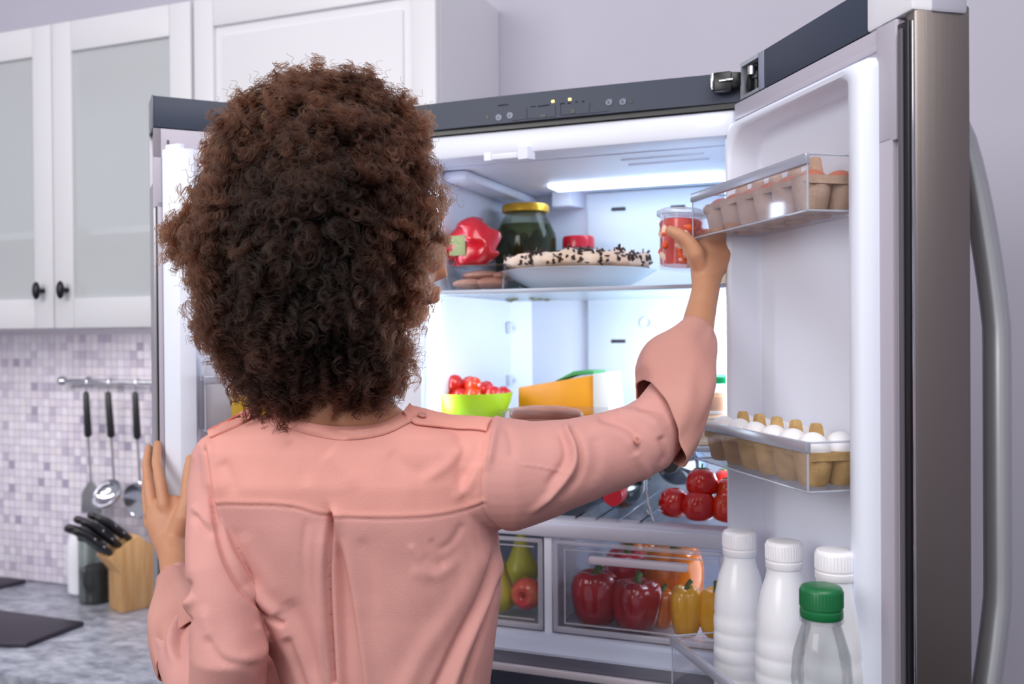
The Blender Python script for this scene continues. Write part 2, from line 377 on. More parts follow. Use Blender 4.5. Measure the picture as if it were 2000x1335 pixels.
# black boards
def board(px, label, th=.012):
    pts = [on_counter(*p) for p in px]; c = sum(pts, Vector())/len(pts)
    o = obj('slate_board', MB().prism([(p.x-c.x, p.y-c.y) for p in pts], 0, th, bev=.003), M_board, None, MF @ T(c.x, c.y, ZC+.0005)); tag(o, label, 'board')
board([(-120, 1262), (52, 1265), (165, 1222), (0, 1199), (-110, 1190)], 'large black slate board lying on the front of the granite worktop')
board([(-150, 1150), (-5, 1152), (52, 1139), (-60, 1131), (-150, 1128)], 'black slate board at the far left, close to the mosaic wall')
# knife block
kb = on_counter(238, 1198)
KM = MF @ T(kb.x, kb.y, ZC+.0005) @ RZ(1.2) @ T(0, .0375, 0)
t = thing('knife_block', KM, 'wooden knife block with a slanted top on the granite worktop', 'knife block')
side = [(0, 0), (.10, 0), (.10, .152), (.046, .198), (-.034, .150), (0, .103)]
m = MB().prism(side, -.0375, .0375, RX(PI/2), bev=.002)
obj('block', m, M_wood, t)
u = Vector((.080, 0, .048)).normalized(); nrm = Vector((-.70, 0, .72)).normalized()
for i, (a, y, L) in enumerate([(.014, -.024, .11), (.014, .0, .12), (.014, .024, .11), (.044, -.018, .115), (.044, .012, .12), (.074, -.022, .10), (.074, .014, .105)]):
    p = Vector((-.034, 0, .1505))+u*a+Vector((0, y, 0))
    k = thing('kitchen_knife', KM @ T(*p), ['black-handled knife in the front row of the block, nearest the viewer', 'black-handled knife in the middle of the block front row', 'black-handled knife in the front row of the block, next to the wall', 'black-handled knife in the second row of the block, viewer side', 'black-handled knife in the second row of the block, wall side', 'short black-handled knife in the back row of the block, viewer side', 'short black-handled knife in the back row of the block, wall side'][i], 'knife', 'knives in the wooden block')
    obj('handle', MB().tube([nrm*.003, nrm*.03, nrm*(L-.02)-u*.004, nrm*L-u*.012], [.0085, .0095, .0105, .010], 12, flat=[1.5, 1.5, 1.5, 1.4], side=u, dome=True), M_black, k)
    for h in (.3, .6): obj('rivet', MB().sphere(nrm*(L*h)-Vector((0, .0145, 0)), .0025, n=8), M_chrome, k)
# glass jar with dark coffee
jc = on_counter(163, 1181); jd = depth_of(MF @ Vector((jc.x, jc.y+.04, ZC)))
JR = 33*jd/FPX
t = thing('glass_canister', MF @ T(jc.x, jc.y+JR, ZC+.0005), 'glass canister of dark coffee with a black lid beside the knife block', 'canister')
H = (1181-1035)*jd/FPX
obj('glass', MB().lathe([(.0, 0), (JR, 0), (JR, H-.03), (JR-.002, H-.028), (JR-.002, .004), (0, .004)], 32, cap=False), M_glass, t)
obj('coffee', MB().lathe([(JR-.003, .005), (JR-.003, H*.44), (JR*.5, H*.48), (.001, H*.47)], 28), M_coffee, t)
obj('lid', MB().lathe([(JR+.001, H-.034), (JR+.002, H-.005), (JR-.004, H), (.001, H)], 32), M_black, t)
wb = Fp(160, 985, .56)
t = obj('white_jug', MB().lathe([(.03, 0), (.042, .01), (.046, .09), (.042, .15), (.034, .19), (.031, .19), (.039, .15), (.043, .09), (.001, .01)], 28), M_white, None, MF @ T(Fp(163, 985, .575).x, .575, ZC+.0005)); tag(t, 'plain white jug behind the knife block, against the mosaic wall', 'jug')
# ------------------------------------------------------------------ refrigerator
fr = thing('refrigerator', MF, 'stainless french-door refrigerator with both doors wide open', 'refrigerator')
ZS1, ZS2, ZS3 = 1.6265, 1.372, 1.2455
X0, X1, IX0, IX1 = -.628, .022, -.525, -.012
IYB = .45; ZTOP = 1.94; ZI = 1.845; ZD = 1.062
m = MB()   # outer cabinet as a thick shell around the compartment
m.box(X0, IX0-.012, .0, .52, .04, 1.89, .004).box(IX1+.012, X1, .0, .52, .04, 1.89, .004)
m.box(X0, X1, .0, .52, 1.885, ZTOP-.001, .003).box(IX0-.012, IX1+.012, IYB+.02, .52, .04, 1.885)
m.box(IX0-.012, IX1+.012, .02, IYB+.02, .04, .62)
obj('cabinet_shell', m, M_trimgrey, fr)
# inner liner: walls, ceiling, back, floor; rounded front lips
m = MB()
m.box(IX0-.014, IX0, .006, IYB+.015, .62, ZI+.02).box(IX1, IX1+.014, .006, IYB+.015, .62, ZI+.02)
m.box(IX0, IX1, .06, IYB+.015, ZI, ZI+.02).box(IX0, IX1, IYB, IYB+.015, .62, ZI)
m.box(IX0, IX1, .03, IYB, 1.03, ZD-.006)
m.box(IX0-.05, IX1+.02, -.006, .07, ZI+.002, 1.888, .008)      # the lip below the control panel
m.box(IX0-.07, IX0+.0, -.006, .02, 1.0, 1.888, .006)
obj('liner', m, M_liner, fr)
m = MB().prism([(IX0, IYB), (IX0+.035, IYB), (IX0, IYB-.035)], ZD, ZI)
m.prism([(IX1, IYB), (IX1-.03, IYB), (IX1, IYB-.03)], ZD, ZI)
m.box(IX0+.0, IX0+.05, .08, IYB, ZI-.02, ZI, .009)
m.prism([(-.44, IYB), (-.37, IYB), (-.385, IYB-.05), (-.425, IYB-.05)], ZI-.03, ZI)
obj('liner_corner', m, M_liner, fr)
xp = Fp(1149, 500, IYB).x
m = MB().box(xp, IX1-.02, IYB-.014, IYB, ZD+.12, ZI-.001, .006)
obj('air_duct_cover', m, M_back, fr)
for (u, v) in ((1208, 408), (1324, 404), (1208, 666)):
    q = Fp(u, v, IYB-.014); obj('air_slot', MB().box(q.x-.015, q.x+.015, IYB-.016, IYB-.0135, q.z-.0035, q.z+.0035, .001), M_dark, fr)
q = Fp(1262, 630, IYB-.014); obj('thermostat_ring', MB().lathe([(.012, 0), (.013, .003), (.010, .004), (.009, .001)], 24, T(q.x, IYB-.014, q.z) @ RX(PI/2), cap=False), M_liner, fr)
# lamps of the compartment, plus added glowing panels hidden on the right wall
obj('ceiling_lamp', MB().box(-.40, -.06, .30, .36, ZI-.007, ZI-.0005, .003), M_lamp, fr)
q = Fp(1400, 222, -.01); obj('lamp_lens', MB().box(-.045, -.012, -.008, .002, 1.868, 1.8795, .002), M_lamp, fr)
for (xx, s) in ((IX0, 1), (IX1, -1)):
    for (z0_, z1_) in ((1.40, 1.61), (1.655, 1.80)):
        obj('side_glow', MB().box(min(xx, xx+s*.005), max(xx, xx+s*.005), .035, .06, z0_, z1_, .0015), M_sideglow if z0_ < 1.6 else M_lamp, fr)
obj('side_glow', MB().box(IX1-.005, IX1, .10, .34, 1.41, 1.60, .001), M_sideglow, fr)  # added glow panel out of view behind the door, brightens the middle shelf
obj('side_glow', MB().box(IX1-.005, IX1, .10, .30, 1.27, 1.34, .001), M_sideglow, fr)  # added unseen glow panel, lifts the bottle rack
obj('side_glow', MB().box(IX1-.0035, IX1, .05, .30, ZD+.02, 1.20, .001), M_filldim, fr)  # weaker unseen panel added to fill the crisper drawer
# faint moulded lines of the ceiling
for (u0, u1, v, y) in ((.0, 1, 0, .10), (.2, 1, 0, .15)):
    obj('ceiling_rib', MB().box(-.20, -.06, y, y+.004, ZI-.003, ZI+.001, .001), M_liner, fr)
# latch guide of the centre post
a = Fp(948, 305, .0).x; b_ = Fp(1045, 308, .0).x
zz = Fp(1000, 305, 0).z
m = MB().box(a+.01, b_-.022, -.004, .03, zz-.004, zz+.014, .002)
m.prism([(a, -.006), (a+.012, -.006), (a+.03, .03), (a+.012, .03)], zz-.005, zz+.008)
m.prism([(b_-.026, -.01), (b_-.008, -.014), (b_, 0), (b_-.016, .008)], zz-.008, zz+.012)
obj('post_guide', m, M_liner, fr)
# control panel
m = MB()
N_ = 24; prof = []
for i in range(N_+1):
    t = i/N_; x = X0+(X1-X0)*t; prof.append((x, -.012-.008*math.sin(PI*t)))
prof += [(X1, .03), (X0, .03)]
m.prism(prof, 1.8955, ZTOP)
cpn = obj('control_panel', m, M_panel, fr)
obj('panel_shadow_gap', MB().box(X0+.004, X1-.004, -.010, .02, 1.8875, 1.896), M_black, fr)
def on_panel(u, v):
    q = Fp(u, v, -.02); t = (q.x-X0)/(X1-X0); yy = -.012-.008*math.sin(PI*t)
    return Fp(u, v, yy-.0003)
for u, v in ((1080, 198), (1113, 194)):
    q = on_panel(u, v); obj('indicator_led', MB().box(q.x-.0024, q.x+.0024, q.y-.001, q.y+.002, q.z-.002, q.z+.002, .0005), M_led, cpn)
for u, v, w_, h_ in ((1119, 217, .0035, .0035), (1061, 226, .0045, .0025), (952, 229, .002, .003), (1232, 198, .0018, .0035)):
    q = on_panel(u, v); obj('panel_mark', MB().box(q.x-w_, q.x+w_, q.y-.0006, q.y+.001, q.z-h_, q.z+h_), M_black, cpn)
for u, v in ((974, 229), (996, 225), (1190, 199), (1217, 198)):
    q = on_panel(u, v); obj('panel_button', MB().lathe([(.0062, 0), (.0060, .0008), (.004, .0012), (.001, .0004)], 20, T(q.x, q.y+.0004, q.z) @ RX(PI/2)), mat('button grey', (74, 80, 96), .25, metal=.3), cpn)
def panel_line(pts, r=.00035):
    p3 = [on_panel(*p) for p in pts]
    obj('panel_line', MB().tube(p3, r, 4), M_print, cpn)
panel_line([(1000, 236), (1029, 232), (1029, 212)]); panel_line([(1029, 232), (1085, 228), (1085, 205)]); panel_line([(1095, 204), (1095, 225), (1150, 221), (1153, 200)]); panel_line([(1153, 221), (1190, 216)])
for (u, v, w_) in ((1041, 208, .004), (1057, 207, .006), (1069, 205, .004), (983, 205, .009), (1098, 202, .004), (1112, 201, .003), (1126, 199, .002), (1139, 198, .002)):
    q = on_panel(u, v); obj('panel_mark', MB().box(q.x-w_, q.x+w_, q.y-.0003, q.y+.001, q.z-.0009, q.z+.0009), M_print, cpn)
# shelves
ZS1, ZS2, ZS3 = 1.6265, 1.372, 1.2455
def glass_shelf(z, x0, x1, y0, y1, parent=fr):
    s = obj('shelf', MB().box(x0, x1, y0, y1, z-.005, z), M_frost, parent)
    obj('shelf_trim', MB().box(x0, x1, y0-.007, y0+.003, z-.0065, z+.0012, .002), mat('shelf trim', (196, 206, 222), .25), s)
    return s
glass_shelf(ZS1, IX0+.002, IX1-.002, .03, IYB-.02)
glass_shelf(ZS2, IX0+.002, IX1-.002, .03, IYB-.02)
for (v, dz) in ((580, 0), (640, 0), (742, 0)):
    q = Fp(1001, v, .40); obj('shelf_bracket', MB().box(IX0, IX0+.012, .385, .41, q.z-.012, q.z+.012, .003).box(IX0, IX0+.02, .39, .405, q.z-.004, q.z+.004, .002), M_liner, fr)
# bottle rack shelf = roof of the crisper
obj('shelf', MB().box(IX0+.001, IX1-.001, .03, .43, ZS3-.008, ZS3-.003), M_shelfglass, fr)
m = MB().box(IX0+.001, IX1-.001, -.004, .03, ZS3-.026, ZS3-.002, .006).box(IX0+.001, IX1-.001, .004, .05, ZS3-.006, ZS3+.002, .0025)
obj('crisper_roof', m, mat('frosted white', (208, 210, 226), .35), fr)
for i in range(9):
    x = -.44+i*.036; obj('rack_wire', MB().tube([(x, .02, ZS3+.004), (x, .40, ZS3+.004)], .0016, 8), M_chrome, fr)
# upright chrome separator of the bottle rack
a = Fp(1252, 945, .04); b_ = Fp(1278, 1020, .04)
obj('bottle_guard', MB().tube([(a.x-.0, .10, a.z), (a.x+.004, .06, a.z+.002), (a.x+.01, .035, a.z-.01), ((a.x+b_.x)/2+.002, .035, (a.z+b_.z)/2), (b_.x, .035, ZS3+.004), (b_.x-.03, .12, ZS3+.004)], .0022, 8), M_chrome, fr)
# crisper drawers
DZ0, DZ1 = 1.066, 1.216
def drawer(x0, x1, label, handle):
    m = MB(); t = .003; y0 = .004; y1 = .40; z0, z1 = DZ0, DZ1
    m.box(x0, x1, y0, y0+t, z0, z1, .001).box(x0, x0+t, y0+t, y1, z0, z1-.006).box(x1-t, x1, y0+t, y1, z0, z1-.006).box(x0, x1, y1-t, y1, z0, z1-.006).box(x0, x1, y0, y1, z0, z0+t)
    d = obj('crisper_drawer', m, M_drawerclear, fr); d['label'] = label
    r = .0075
    m = MB().box(x0-.001, x1+.001, y0-.004, y0+.001, z1-r, z1, .002).box(x0-.001, x1+.001, y0-.004, y0+.001, z0, z0+r*1.3, .002)
    m.box(x0-.001, x0+r, y0-.004, y0+.001, z0, z1, .002).box(x1-r, x1+.001, y0-.004, y0+.001, z0, z1, .002)
    m.box(x0+.018, x0+.0205, y0-.002, y0+.001, z0+.016, z1-.014).box(x0+.018, x1-.014, y0-.002, y0+.001, z1-.0155, z1-.0135).box(x0+.018, x1-.014, y0-.002, y0+.001, z0+.0145, z0+.0165)
    obj('drawer_frame', m, clear('drawer rim', (250, 250, 255), .3, .34, (240, 240, 250)), d)
    if handle: obj('drawer_handle', MB().box(handle[0], handle[1], y0-.014, y0+.001, handle[2]-.006, handle[2]+.006, .003), mat('handle lilac', (216, 208, 220), .4), d)
    return d
a = Fp(1152, 1092, 0); 
drawer(-.2915, IX1-.004, 'clear right crisper drawer full of bell peppers', (a.x, IX1-.06, a.z))
drawer(IX0+.004, -.311, 'clear left crisper drawer with apple and pears', None)
obj('drawer_divider', MB().box(-.308, -.2945, .002, .42, DZ0-.004, ZS3-.02, .002), M_liner, fr)
# sill below the crispers and the freezer drawer
m = MB().box(IX0-.05, IX1+.02, -.008, .03, 1.030, ZD+.001, .003)
m.prism([(.0, 0), (.0, 0.001), (-.045, -.012), (-.045, -.016)], 0, IX1-IX0+.07, T(IX0-.05, 0, 1.058) @ Matrix(((0, 0, 1, 0), (1, 0, 0, 0), (0, 1, 0, 0), (0, 0, 0, 1))))
obj('sill', m, mat('sill blue white', (196, 204, 224), .4), fr)
obj('sill_trim', MB().box(X0, X1, -.016, .002, 1.012, 1.034, .003).box(X0, X1, -.012, .002, 1.000, 1.012, .002), M_trimgrey, fr)
fz = obj('freezer_drawer', MB().box(IX0-.02, IX1+.01, -.30, -.06, .62, .985).box(X0, X1, -.38, -.315, .62, .965, .01) if False else MB().box(X0, X1, -.375, -.315, .50, .955, .01), M_doorsteel, fr)
obj('freezer_basket', MB().box(IX0, IX1, -.30, -.296, .60, .93).box(IX0, IX1, -.012, -.008, .60, .93).box(IX0, IX0+.004, -.296, -.012, .60, .93).box(IX1-.004, IX1, -.296, -.012, .60, .93).box(IX0, IX1, -.296, -.012, .60, .604), M_liner, fz)
a = Fp(951, 1295, -.05)
obj('basket_rail', MB().box(IX0-.02, -.03, -.055, -.045, a.z-.007, a.z+.004, .002), mat('rail warm white', (206, 198, 206), .4), fz)
obj('drawer_corner', MB().box(-.10, X1, -.04, -.004, .985, .998, .002), M_chrome, fz)

# ------------------------------------------------------------------ right door
rel = MFI @ MD
DT = .07; DZB = 1.0
ring = [(0.012, -.002), (.425, -.002), (.425, DT-.006), (.418, DT), (.012, DT)]
m = MB().prism([(.012, .024), (.409, .024), (.409, DT-.002), (.012, DT-.002)], DZB, 1.888)
m.box(.012, .022, .0, .026, DZB, 1.888).box(.376, .409, .0, .026, DZB, 1.888).box(.02, .38, .0, .026, 1.863, 1.888)
rd = obj('right_door', m, M_bezel, fr, rel); rd['label'] = 'open right door seen from its inner side and steel edge'
m = MB().box(.4095, .4255, .001, DT+.001, DZB, 1.905, .004).box(.012, .41, DT-.002, DT+.003, DZB, 1.94, .002)
obj('door_skin', m, M_doorsteel, rd)
obj('edge_trim', MB().box(.4235, .4262, -.002, .0006, DZB, 1.883, .0005), M_chrome, rd)
obj('edge_channel', MB().box(.404, .4215, -.0045, .003, DZB, 1.885, .001), M_black, rd)
obj('edge_channel_lip', MB().box(.4085, .4145, -.0075, -.0040, DZB, 1.878, .001), M_gasket, rd)
# bezel sheet around the liner (inner side)
m = MB().box(.014, .404, -.004, .006, 1.845, 1.892, .002).box(.368, .404, -.0065, .006, 1.76, 1.892, .002).box(.368, .397, -.0065, .006, DZB, 1.765, .002)
m.box(.02, .40, -.0062, -.003, 1.866, 1.874, .001)
obj('door_bezel', m, M_bezel, rd)
# white moulded liner: raised frame with a recessed pocket
def rrect(x0, x1, z0, z1, r, n=8, q=None):
    o = []; q = q or r; r_ = r
    for cx, cz, a0, r in ((x1-q, z1-q, 0, q), (x0+r, z1-r, 90, r), (x0+r, z0+r, 180, r), (x1-q, z0+q, 270, q)):
        for i in range(n+1):
            a = math.radians(a0+90*i/n); o.append((cx+r*math.cos(a), cz+r*math.sin(a)))
    return o
def moulded(loops):          # loops: list of (pts, y) in the door plane, joined one after the other
    vs = []; fs = []; n = len(loops[0][0])
    for pts, y in loops: vs += [(p[0], y, p[1]) for p in pts]
    for i in range(len(loops)-1):
        for j in range(n): fs.append((i*n+j, i*n+(j+1) % n, (i+1)*n+(j+1) % n, (i+1)*n+j))
    fs.append(tuple((len(loops)-1)*n+j for j in range(n)))
    return MB().add(vs, fs)
def rr(x0, x1, z0, z1, ro): return rrect(x0, x1, z0, z1, ro)
LZ0 = 1.01
m = moulded([(rr(.024, .374, LZ0, 1.862, .012), .004), (rr(.025, .373, LZ0, 1.861, .014), -.012), (rr(.030, .368, LZ0+.005, 1.856, .02), -.024), (rrect(.036, .360, LZ0+.01, 1.851, .03, 8, .02), -.029), (rrect(.040, .347, LZ0+.016, 1.846, .04, 8, .016), -.028), (rrect(.043, .341, LZ0+.02, 1.843, .045, 8, .014), -.022), (rrect(.046, .338, LZ0+.024, 1.840, .05, 8, .014), .014), (rrect(.05, .334, LZ0+.03, 1.835, .05, 8, .014), .020)])
obj('door_liner', m, M_liner, rd, None, 50)
# bin hooks on the far side
for v in (583, 727):
    q = hit(MD, 1456, v, .008, 1); obj('bin_hook', MB().prism([(q.x-.012, .016), (q.x-.010, .0), (q.x+.004, -.002), (q.x+.014, .016)], q.z-.019, q.z+.019, bev=.002), M_liner, rd)
# top fascia, cap, hinge pocket
m = MB().box(.10, .345, -.001, DT, 1.8945, 1.948, .001)
m.box(.085, .10, -.002, DT, 1.8945, 1.948, .001, mi=1)
m.box(.030, .034, -.002, DT, 1.8945, 1.948, 0, mi=2).box(.034, .085, -.002, DT, 1.942, 1.948, 0, mi=2).box(.034, .085, -.002, DT, 1.8945, 1.899, 0, mi=2).box(.034, .085, .03, DT, 1.899, 1.942, 0, mi=3)
obj('top_fascia', m, [M_panel, mat('fascia light', (140, 146, 166), .3), mat('pocket chrome', (190, 195, 205), .2, metal=.5), M_black], rd)
obj('hinge_pin', MB().lathe([(.005, 0), (.005, .02), (.008, .021), (.008, .03), (.004, .031), (.004, .043)], 18, T(.055, .012, 1.899)).box(.036, .05, .002, .02, 1.905, 1.93, .003), M_black, rd)
obj('hinge_sleeve', MB().lathe([(.0065, 0), (.0065, .012)], 16, T(.0555, .004, 1.925)), M_chrome, rd)
m = MB().box(.345, .427, -.003, DT-.012, 1.894, 1.955, .004); obj('top_cap', m, M_white, rd)
m = MB().box(.418, .4285, DT-.05, DT-.004, 1.893, 1.955, .005); obj('top_cap_corner', m, M_trimgrey, rd)
# bow handle on the outer side
hp = []; hr = []
for i in range(31):
    t = i/30; z = 1.79-t*.78; yv = DT+.003+.058*min(1, math.sin(PI*min(t, 1-t)*1.0+.0)**.7*1.15) if 0 < t < 1 else DT+.003
    hp.append((.392, yv, z)); hr.append(.0135)
obj('door_handle', MB().tube(hp, hr, 14, flat=1.25, side=(0, 1, 0), dome=True), mat('handle aluminium', (190, 192, 196), .3, metal=.75), rd)
# hinge arm on the cabinet
q = Fp(1425, 163, -.02)
m = MB().prism([(-.022, -.005), (.004, -.035), (.018, -.028), (.01, .0)], 1.914, 1.936, bev=.003)
m.box(-.024, .004, -.034, -.016, 1.908, 1.938, .004)
obj('hinge_arm', m, M_black, fr); obj('hinge_plate', MB().box(-.0265, -.0225, -.036, -.012, 1.912, 1.936, .001).box(-.014, .006, -.0375, -.034, 1.922, 1.925, .0005), M_chrome, fr)

def door_bin(parent, z0, z1, x0, x1, dep, sgn, name='door_bin', rail=True):
    """clear open-topped box; sgn -1: protrudes towards -y"""
    t = .0022; ya, yb = sgn*.0, sgn*dep
    lo, hi = min(ya, yb), max(ya, yb)
    if sgn < 0 and z0 > 1.2: hi = .012
    m = MB()
    fy0, fy1 = (yb, yb+t) if sgn < 0 else (yb-t, yb)
    m.box(x0, x1, fy0, fy1, z0, z1-.004).box(x0, x0+t, lo, hi, z0, z1).box(x1-t, x1, lo, hi, z0, z1).box(x0, x1, lo, hi, z0, z0+t)
    b = obj(name, m, M_clear, parent)
    e = .0013; yo = yb
    m = MB()
    for (xx) in (x0, x1):
        m.tube([(xx, yo, z0), (xx, yo, z1)], e, 8).tube([(xx, yo, z1), (xx, sgn*.004, z1)], e, 8).tube([(xx, yo, z0), (xx, sgn*.004, z0)], e, 8)
    m.tube([(x0, yo, z0), (x1, yo, z0)], e, 8)
    m.box(x1-.003, x1+.006, min(sgn*.0, sgn*.012), max(sgn*.0, sgn*.012), z0, z1, .002)
    obj('bin_edge', m, clear('bin edge plastic', (235, 238, 246), .2, .5, (216, 220, 232), .1, fk=.3), parent)
    if rail: obj('bin_rail', MB().box(x0-.001, x1+.002, yo-.004 if sgn < 0 else yo-.003, yo+.003 if sgn < 0 else yo+.004, z1-.012, z1+.001, .0015), mat('bin rail silver', (176, 178, 192), .25, metal=.35), parent)
    return b
BZ = [(1.690, 1.7545), (1.3665, 1.4235), (1.02, 1.1185)]
door_bin(rd, *BZ[0], .022, .338, .075, -1); door_bin(rd, *BZ[1], .024, .336, .075, -1)
door_bin(rd, *BZ[2], .056, .340, .126, -1)

# ------------------------------------------------------------------ left door
rel = MFI @ ML
m = MB().prism([(.0, -.03), (.366, -.03), (.366, -.066), (.0, -.066)], DZB, 1.888)
m.box(.353, .3655, -.03, -.002, DZB, 1.888).box(.0, .354, -.03, -.003, 1.857, 1.888)
ld = obj('left_door', m, M_bezel, fr, rel); ld['label'] = 'open left door with a white centre post along its free edge'
obj('door_skin', MB().box(.365, .3708, -.064, -.001, DZB, 1.80, .001).box(-.0, .371, -.070, -.0655, DZB, 1.94, .001), mat('left steel', (170, 168, 176), .35, metal=.6), ld)
obj('door_bezel', MB().box(.002, .3700, -.005, .0005, 1.84, 1.888, .001).box(.357, .3700, -.005, .0005, 1.76, 1.888, .001).box(.357, .3650, -.005, .0005, DZB, 1.77, .001), M_bezel, ld)
obj('edge_channel', MB().box(.3645, .3672, -.003, .0008, DZB, 1.762, .0006), M_black, ld)
obj('top_fascia', MB().box(.0, .3705, -.064, .0, 1.8895, 1.94, .0012), M_panel, ld)
obj('fascia_end', MB().box(.3690, .3715, -.064, .001, 1.887, 1.941, .0008), mat('fascia end', (110, 114, 128), .3), ld)
m = moulded([(rr(.0, .352, LZ0, 1.856, .01), -.002), (rr(.001, .350, LZ0+.002, 1.855, .012), .010), (rr(.010, .312, LZ0+.01, 1.838, .02), .012), (rr(.018, .304, LZ0+.02, 1.826, .035), .010), (rr(.022, .301, LZ0+.024, 1.822, .035), -.02), (rr(.026, .297, LZ0+.03, 1.818, .035), -.026)])
obj('door_liner', m, M_liner, ld, None, 50)
m = MB().prism([(.357, .001), (.357, .010), (.336, .036), (.311, .036), (.311, .001)], 1.02, 1.852, bev=.0015)
m.prism([(.352, .004), (.352, .012), (.335, .032), (.325, .03), (.325, .004)], 1.85, 1.860, bev=.0015)
obj('centre_post', m, M_liner, ld); obj('post_pin', MB().tube([(.348, .008, 1.856), (.348, .008, 1.868)], .002, 8), M_gasket, ld)
obj('bin_hook', MB().box(.296, .303, .008, .016, 1.478, 1.515, .002), M_liner, ld)
door_bin(ld, 1.40, 1.487, .03, .300, .055, 1); door_bin(ld, 1.64, 1.72, .03, .300, .055, 1)
door_bin(ld, 1.03, 1.12, .03, .300, .06, 1)
# ------------------------------------------------------------------ food helpers (fridge-frame positions)
def at(u, v, n, z=None):
    q = Fp(u, v, n); return Vector((q.x, n, q.z if z is None else z))
def mpp(q): return depth_of(MF @ Vector(q))/FPX          # metres per pixel at that place
def put(q, rz=0, tilt=None): return MF @ T(*q) @ RZ(rz) @ (tilt or Matrix())
TOMATO = [(.001, .93), (.1, .915), (.2, .94), (.35, .97), (.55, .93), (.78, .80), (.93, .60), (.98, .42), (.93, .24), (.76, .09), (.45, .01), (.001, .0)]
def prof(p, r, h): return [(max(a, .0)*r, b*h) for a, b in p][::-1]
STEMSTAR = None
def tomato(q, r, label, group, m=None, rz=0, stem=True, tilt=None, dress=True):
    t = obj('tomato', MB().lathe(prof(TOMATO, r, r*1.75), 28, lobes=5, amp=.015), m or M_tomato, None, put(q, rz, tilt)); tag(t, label, 'tomato', group)
    if stem:
        s = MB(); h = r*1.62
        for k in range(5):
            a = k*2*PI/5; s.tube([(0, 0, h), (r*.25*math.cos(a), r*.25*math.sin(a), h+.0015), (r*.5*math.cos(a), r*.5*math.sin(a), h+.002)], [.0022, .002, .0005], 6)
        s.tube([(0, 0, h), (.001, 0, h+.010)], [.0018, .0014], 6); obj('stem', s, M_stem, t)
    return t
def pepper(q, r, h, m, label, rz=0, tilt=None, lob=4):
    n = 40; pr = [(.0, .02), (.3, .0), (.55, .02), (.75, .10), (.88, .25), (.95, .42), (1, .6), (1.0, .76), (.9, .90), (.68, .985), (.42, 1.0), (.2, .95), (.001, .92)]
    mb = MB(); vs = []; fs = []
    for i, (a, b) in enumerate(pr):
        for j in range(n):
            t = 2*PI*j/n; w = abs(math.sin(lob/2*t+.4)); am = .17*min(1, a*1.5)
            rr_ = a*r*(1-am+am*w**.7)*(1+.03*math.sin(3*t+b*4)); zz_ = b*h-(.07*h*(1-w) if b < .2 else 0)+(.045*h*w if b > .85 and a > .25 else 0)
            vs.append((rr_*math.cos(t), rr_*math.sin(t), max(zz_, 0)))
    for i in range(len(pr)-1):
        for j in range(n): fs.append((i*n+j, i*n+(j+1) % n, (i+1)*n+(j+1) % n, (i+1)*n+j))
    mb.add(vs, fs); t = obj('bell_pepper', mb, m, None, put(q, rz, tilt), 60); tag(t, label, 'bell pepper', 'bell peppers in the right crisper drawer')
    obj('stem', MB().tube([(0, 0, h*.90), (.001, 0, h*.97), (.004, .002, h*1.08), (.010, .003, h*1.15)], [r*.30, r*.16, r*.13, r*.15], 10), M_stem, t)
    return t
# --- upper shelf
TOP = ZS1+.0004
q = at(1027, 500, .325, TOP); s = mpp(q); R = 60*s; zt = at(1028, 400, .325).z; H = zt-TOP
t = thing('pickle_jar', put(q), 'big round-shouldered jar of pickles with a gold-yellow lid', 'jar')
jp = [(0, 0), (R*.86, 0), (R*.96, .006), (R, .018), (R, H*.62), (R*.97, H*.68), (R*.72, H*.86), (R*.68, H*.88), (R*.68, H*.94)]
obj('glass', MB().lathe(jp, 40, cap=False), M_brine, t)
obj('brine', MB().lathe([(0, .003), (R*.84, .003), (R*.95, .012), (R*.975, .02), (R*.975, H*.62), (R*.94, H*.68), (R*.8, H*.78), (0, H*.78)], 36, cap=False), clear('brine', (196, 200, 158), .05, .14, (84, 90, 58)), t)
obj('lid', MB().lathe([(R*.74, H*.91), (R*.77, H*.915), (R*.77, H*.975), (R*.73, H*.995), (R*.66, H), (.001, H)], 40), M_goldlid, t)
k = 0
for lev in range(3):
    for a in range(7):
        an = a*2*PI/7+lev*.5+random.uniform(-.2, .2); rr_ = R*.66; L = R*.42
        c_ = Vector((rr_*math.cos(an), rr_*math.sin(an), .028+lev*.036)); d_ = Vector((random.uniform(-.4, .4), random.uniform(-.4, .4), 1)).normalized()
        obj('pickle', MB().tube([c_-d_*L, c_, c_+d_*L*.8], [R*.20, R*.27, R*.19], 12, dome=True), M_pickle, t)
q = at(1130, 500, .372, TOP); s = mpp(q); R = 36*s; H = at(1130, 462, .372).z-TOP
t = thing('relish_jar', put(q), 'small jar of green relish with a bright red lid', 'jar')
obj('glass', MB().lathe([(0, 0), (R, .002), (R*1.02, H*.5), (R*.98, H*.62), (R*.8, H*.74), (R*.78, H*.86)], 32, cap=False), M_glass, t)
obj('relish', MB().lathe([(0, .003), (R*.96, .004), (R*.98, H*.5), (R*.93, H*.6), (R*.78, H*.68), (0, H*.69)], 28, cap=False), mat('relish', (112, 132, 66), .5, c2=(84, 104, 44), scale=60), t)
obj('lid', MB().lathe([(R*.84, H*.80), (R*.88, H*.81), (R*.88, H*.95), (R*.82, H), (.001, H)], 32), M_redlid, t)
q = at(1129, 540, .168, TOP); s = mpp(q); R = 153*s
t = thing('dinner_plate', put(q), 'wide white plate under the chocolate-sprinkled meringue cake', 'plate')
ph = at(1129, 531, .175).z-TOP
obj('plate', MB().lathe([(.001, .001), (R*.5, 0), (R*.56, .003), (R*.8, ph*.55), (R*.97, ph*.95), (R, ph), (R*.97, ph+.001), (R*.8, ph*.6+.003), (R*.55, .007), (.001, .006)], 56), M_white, t)
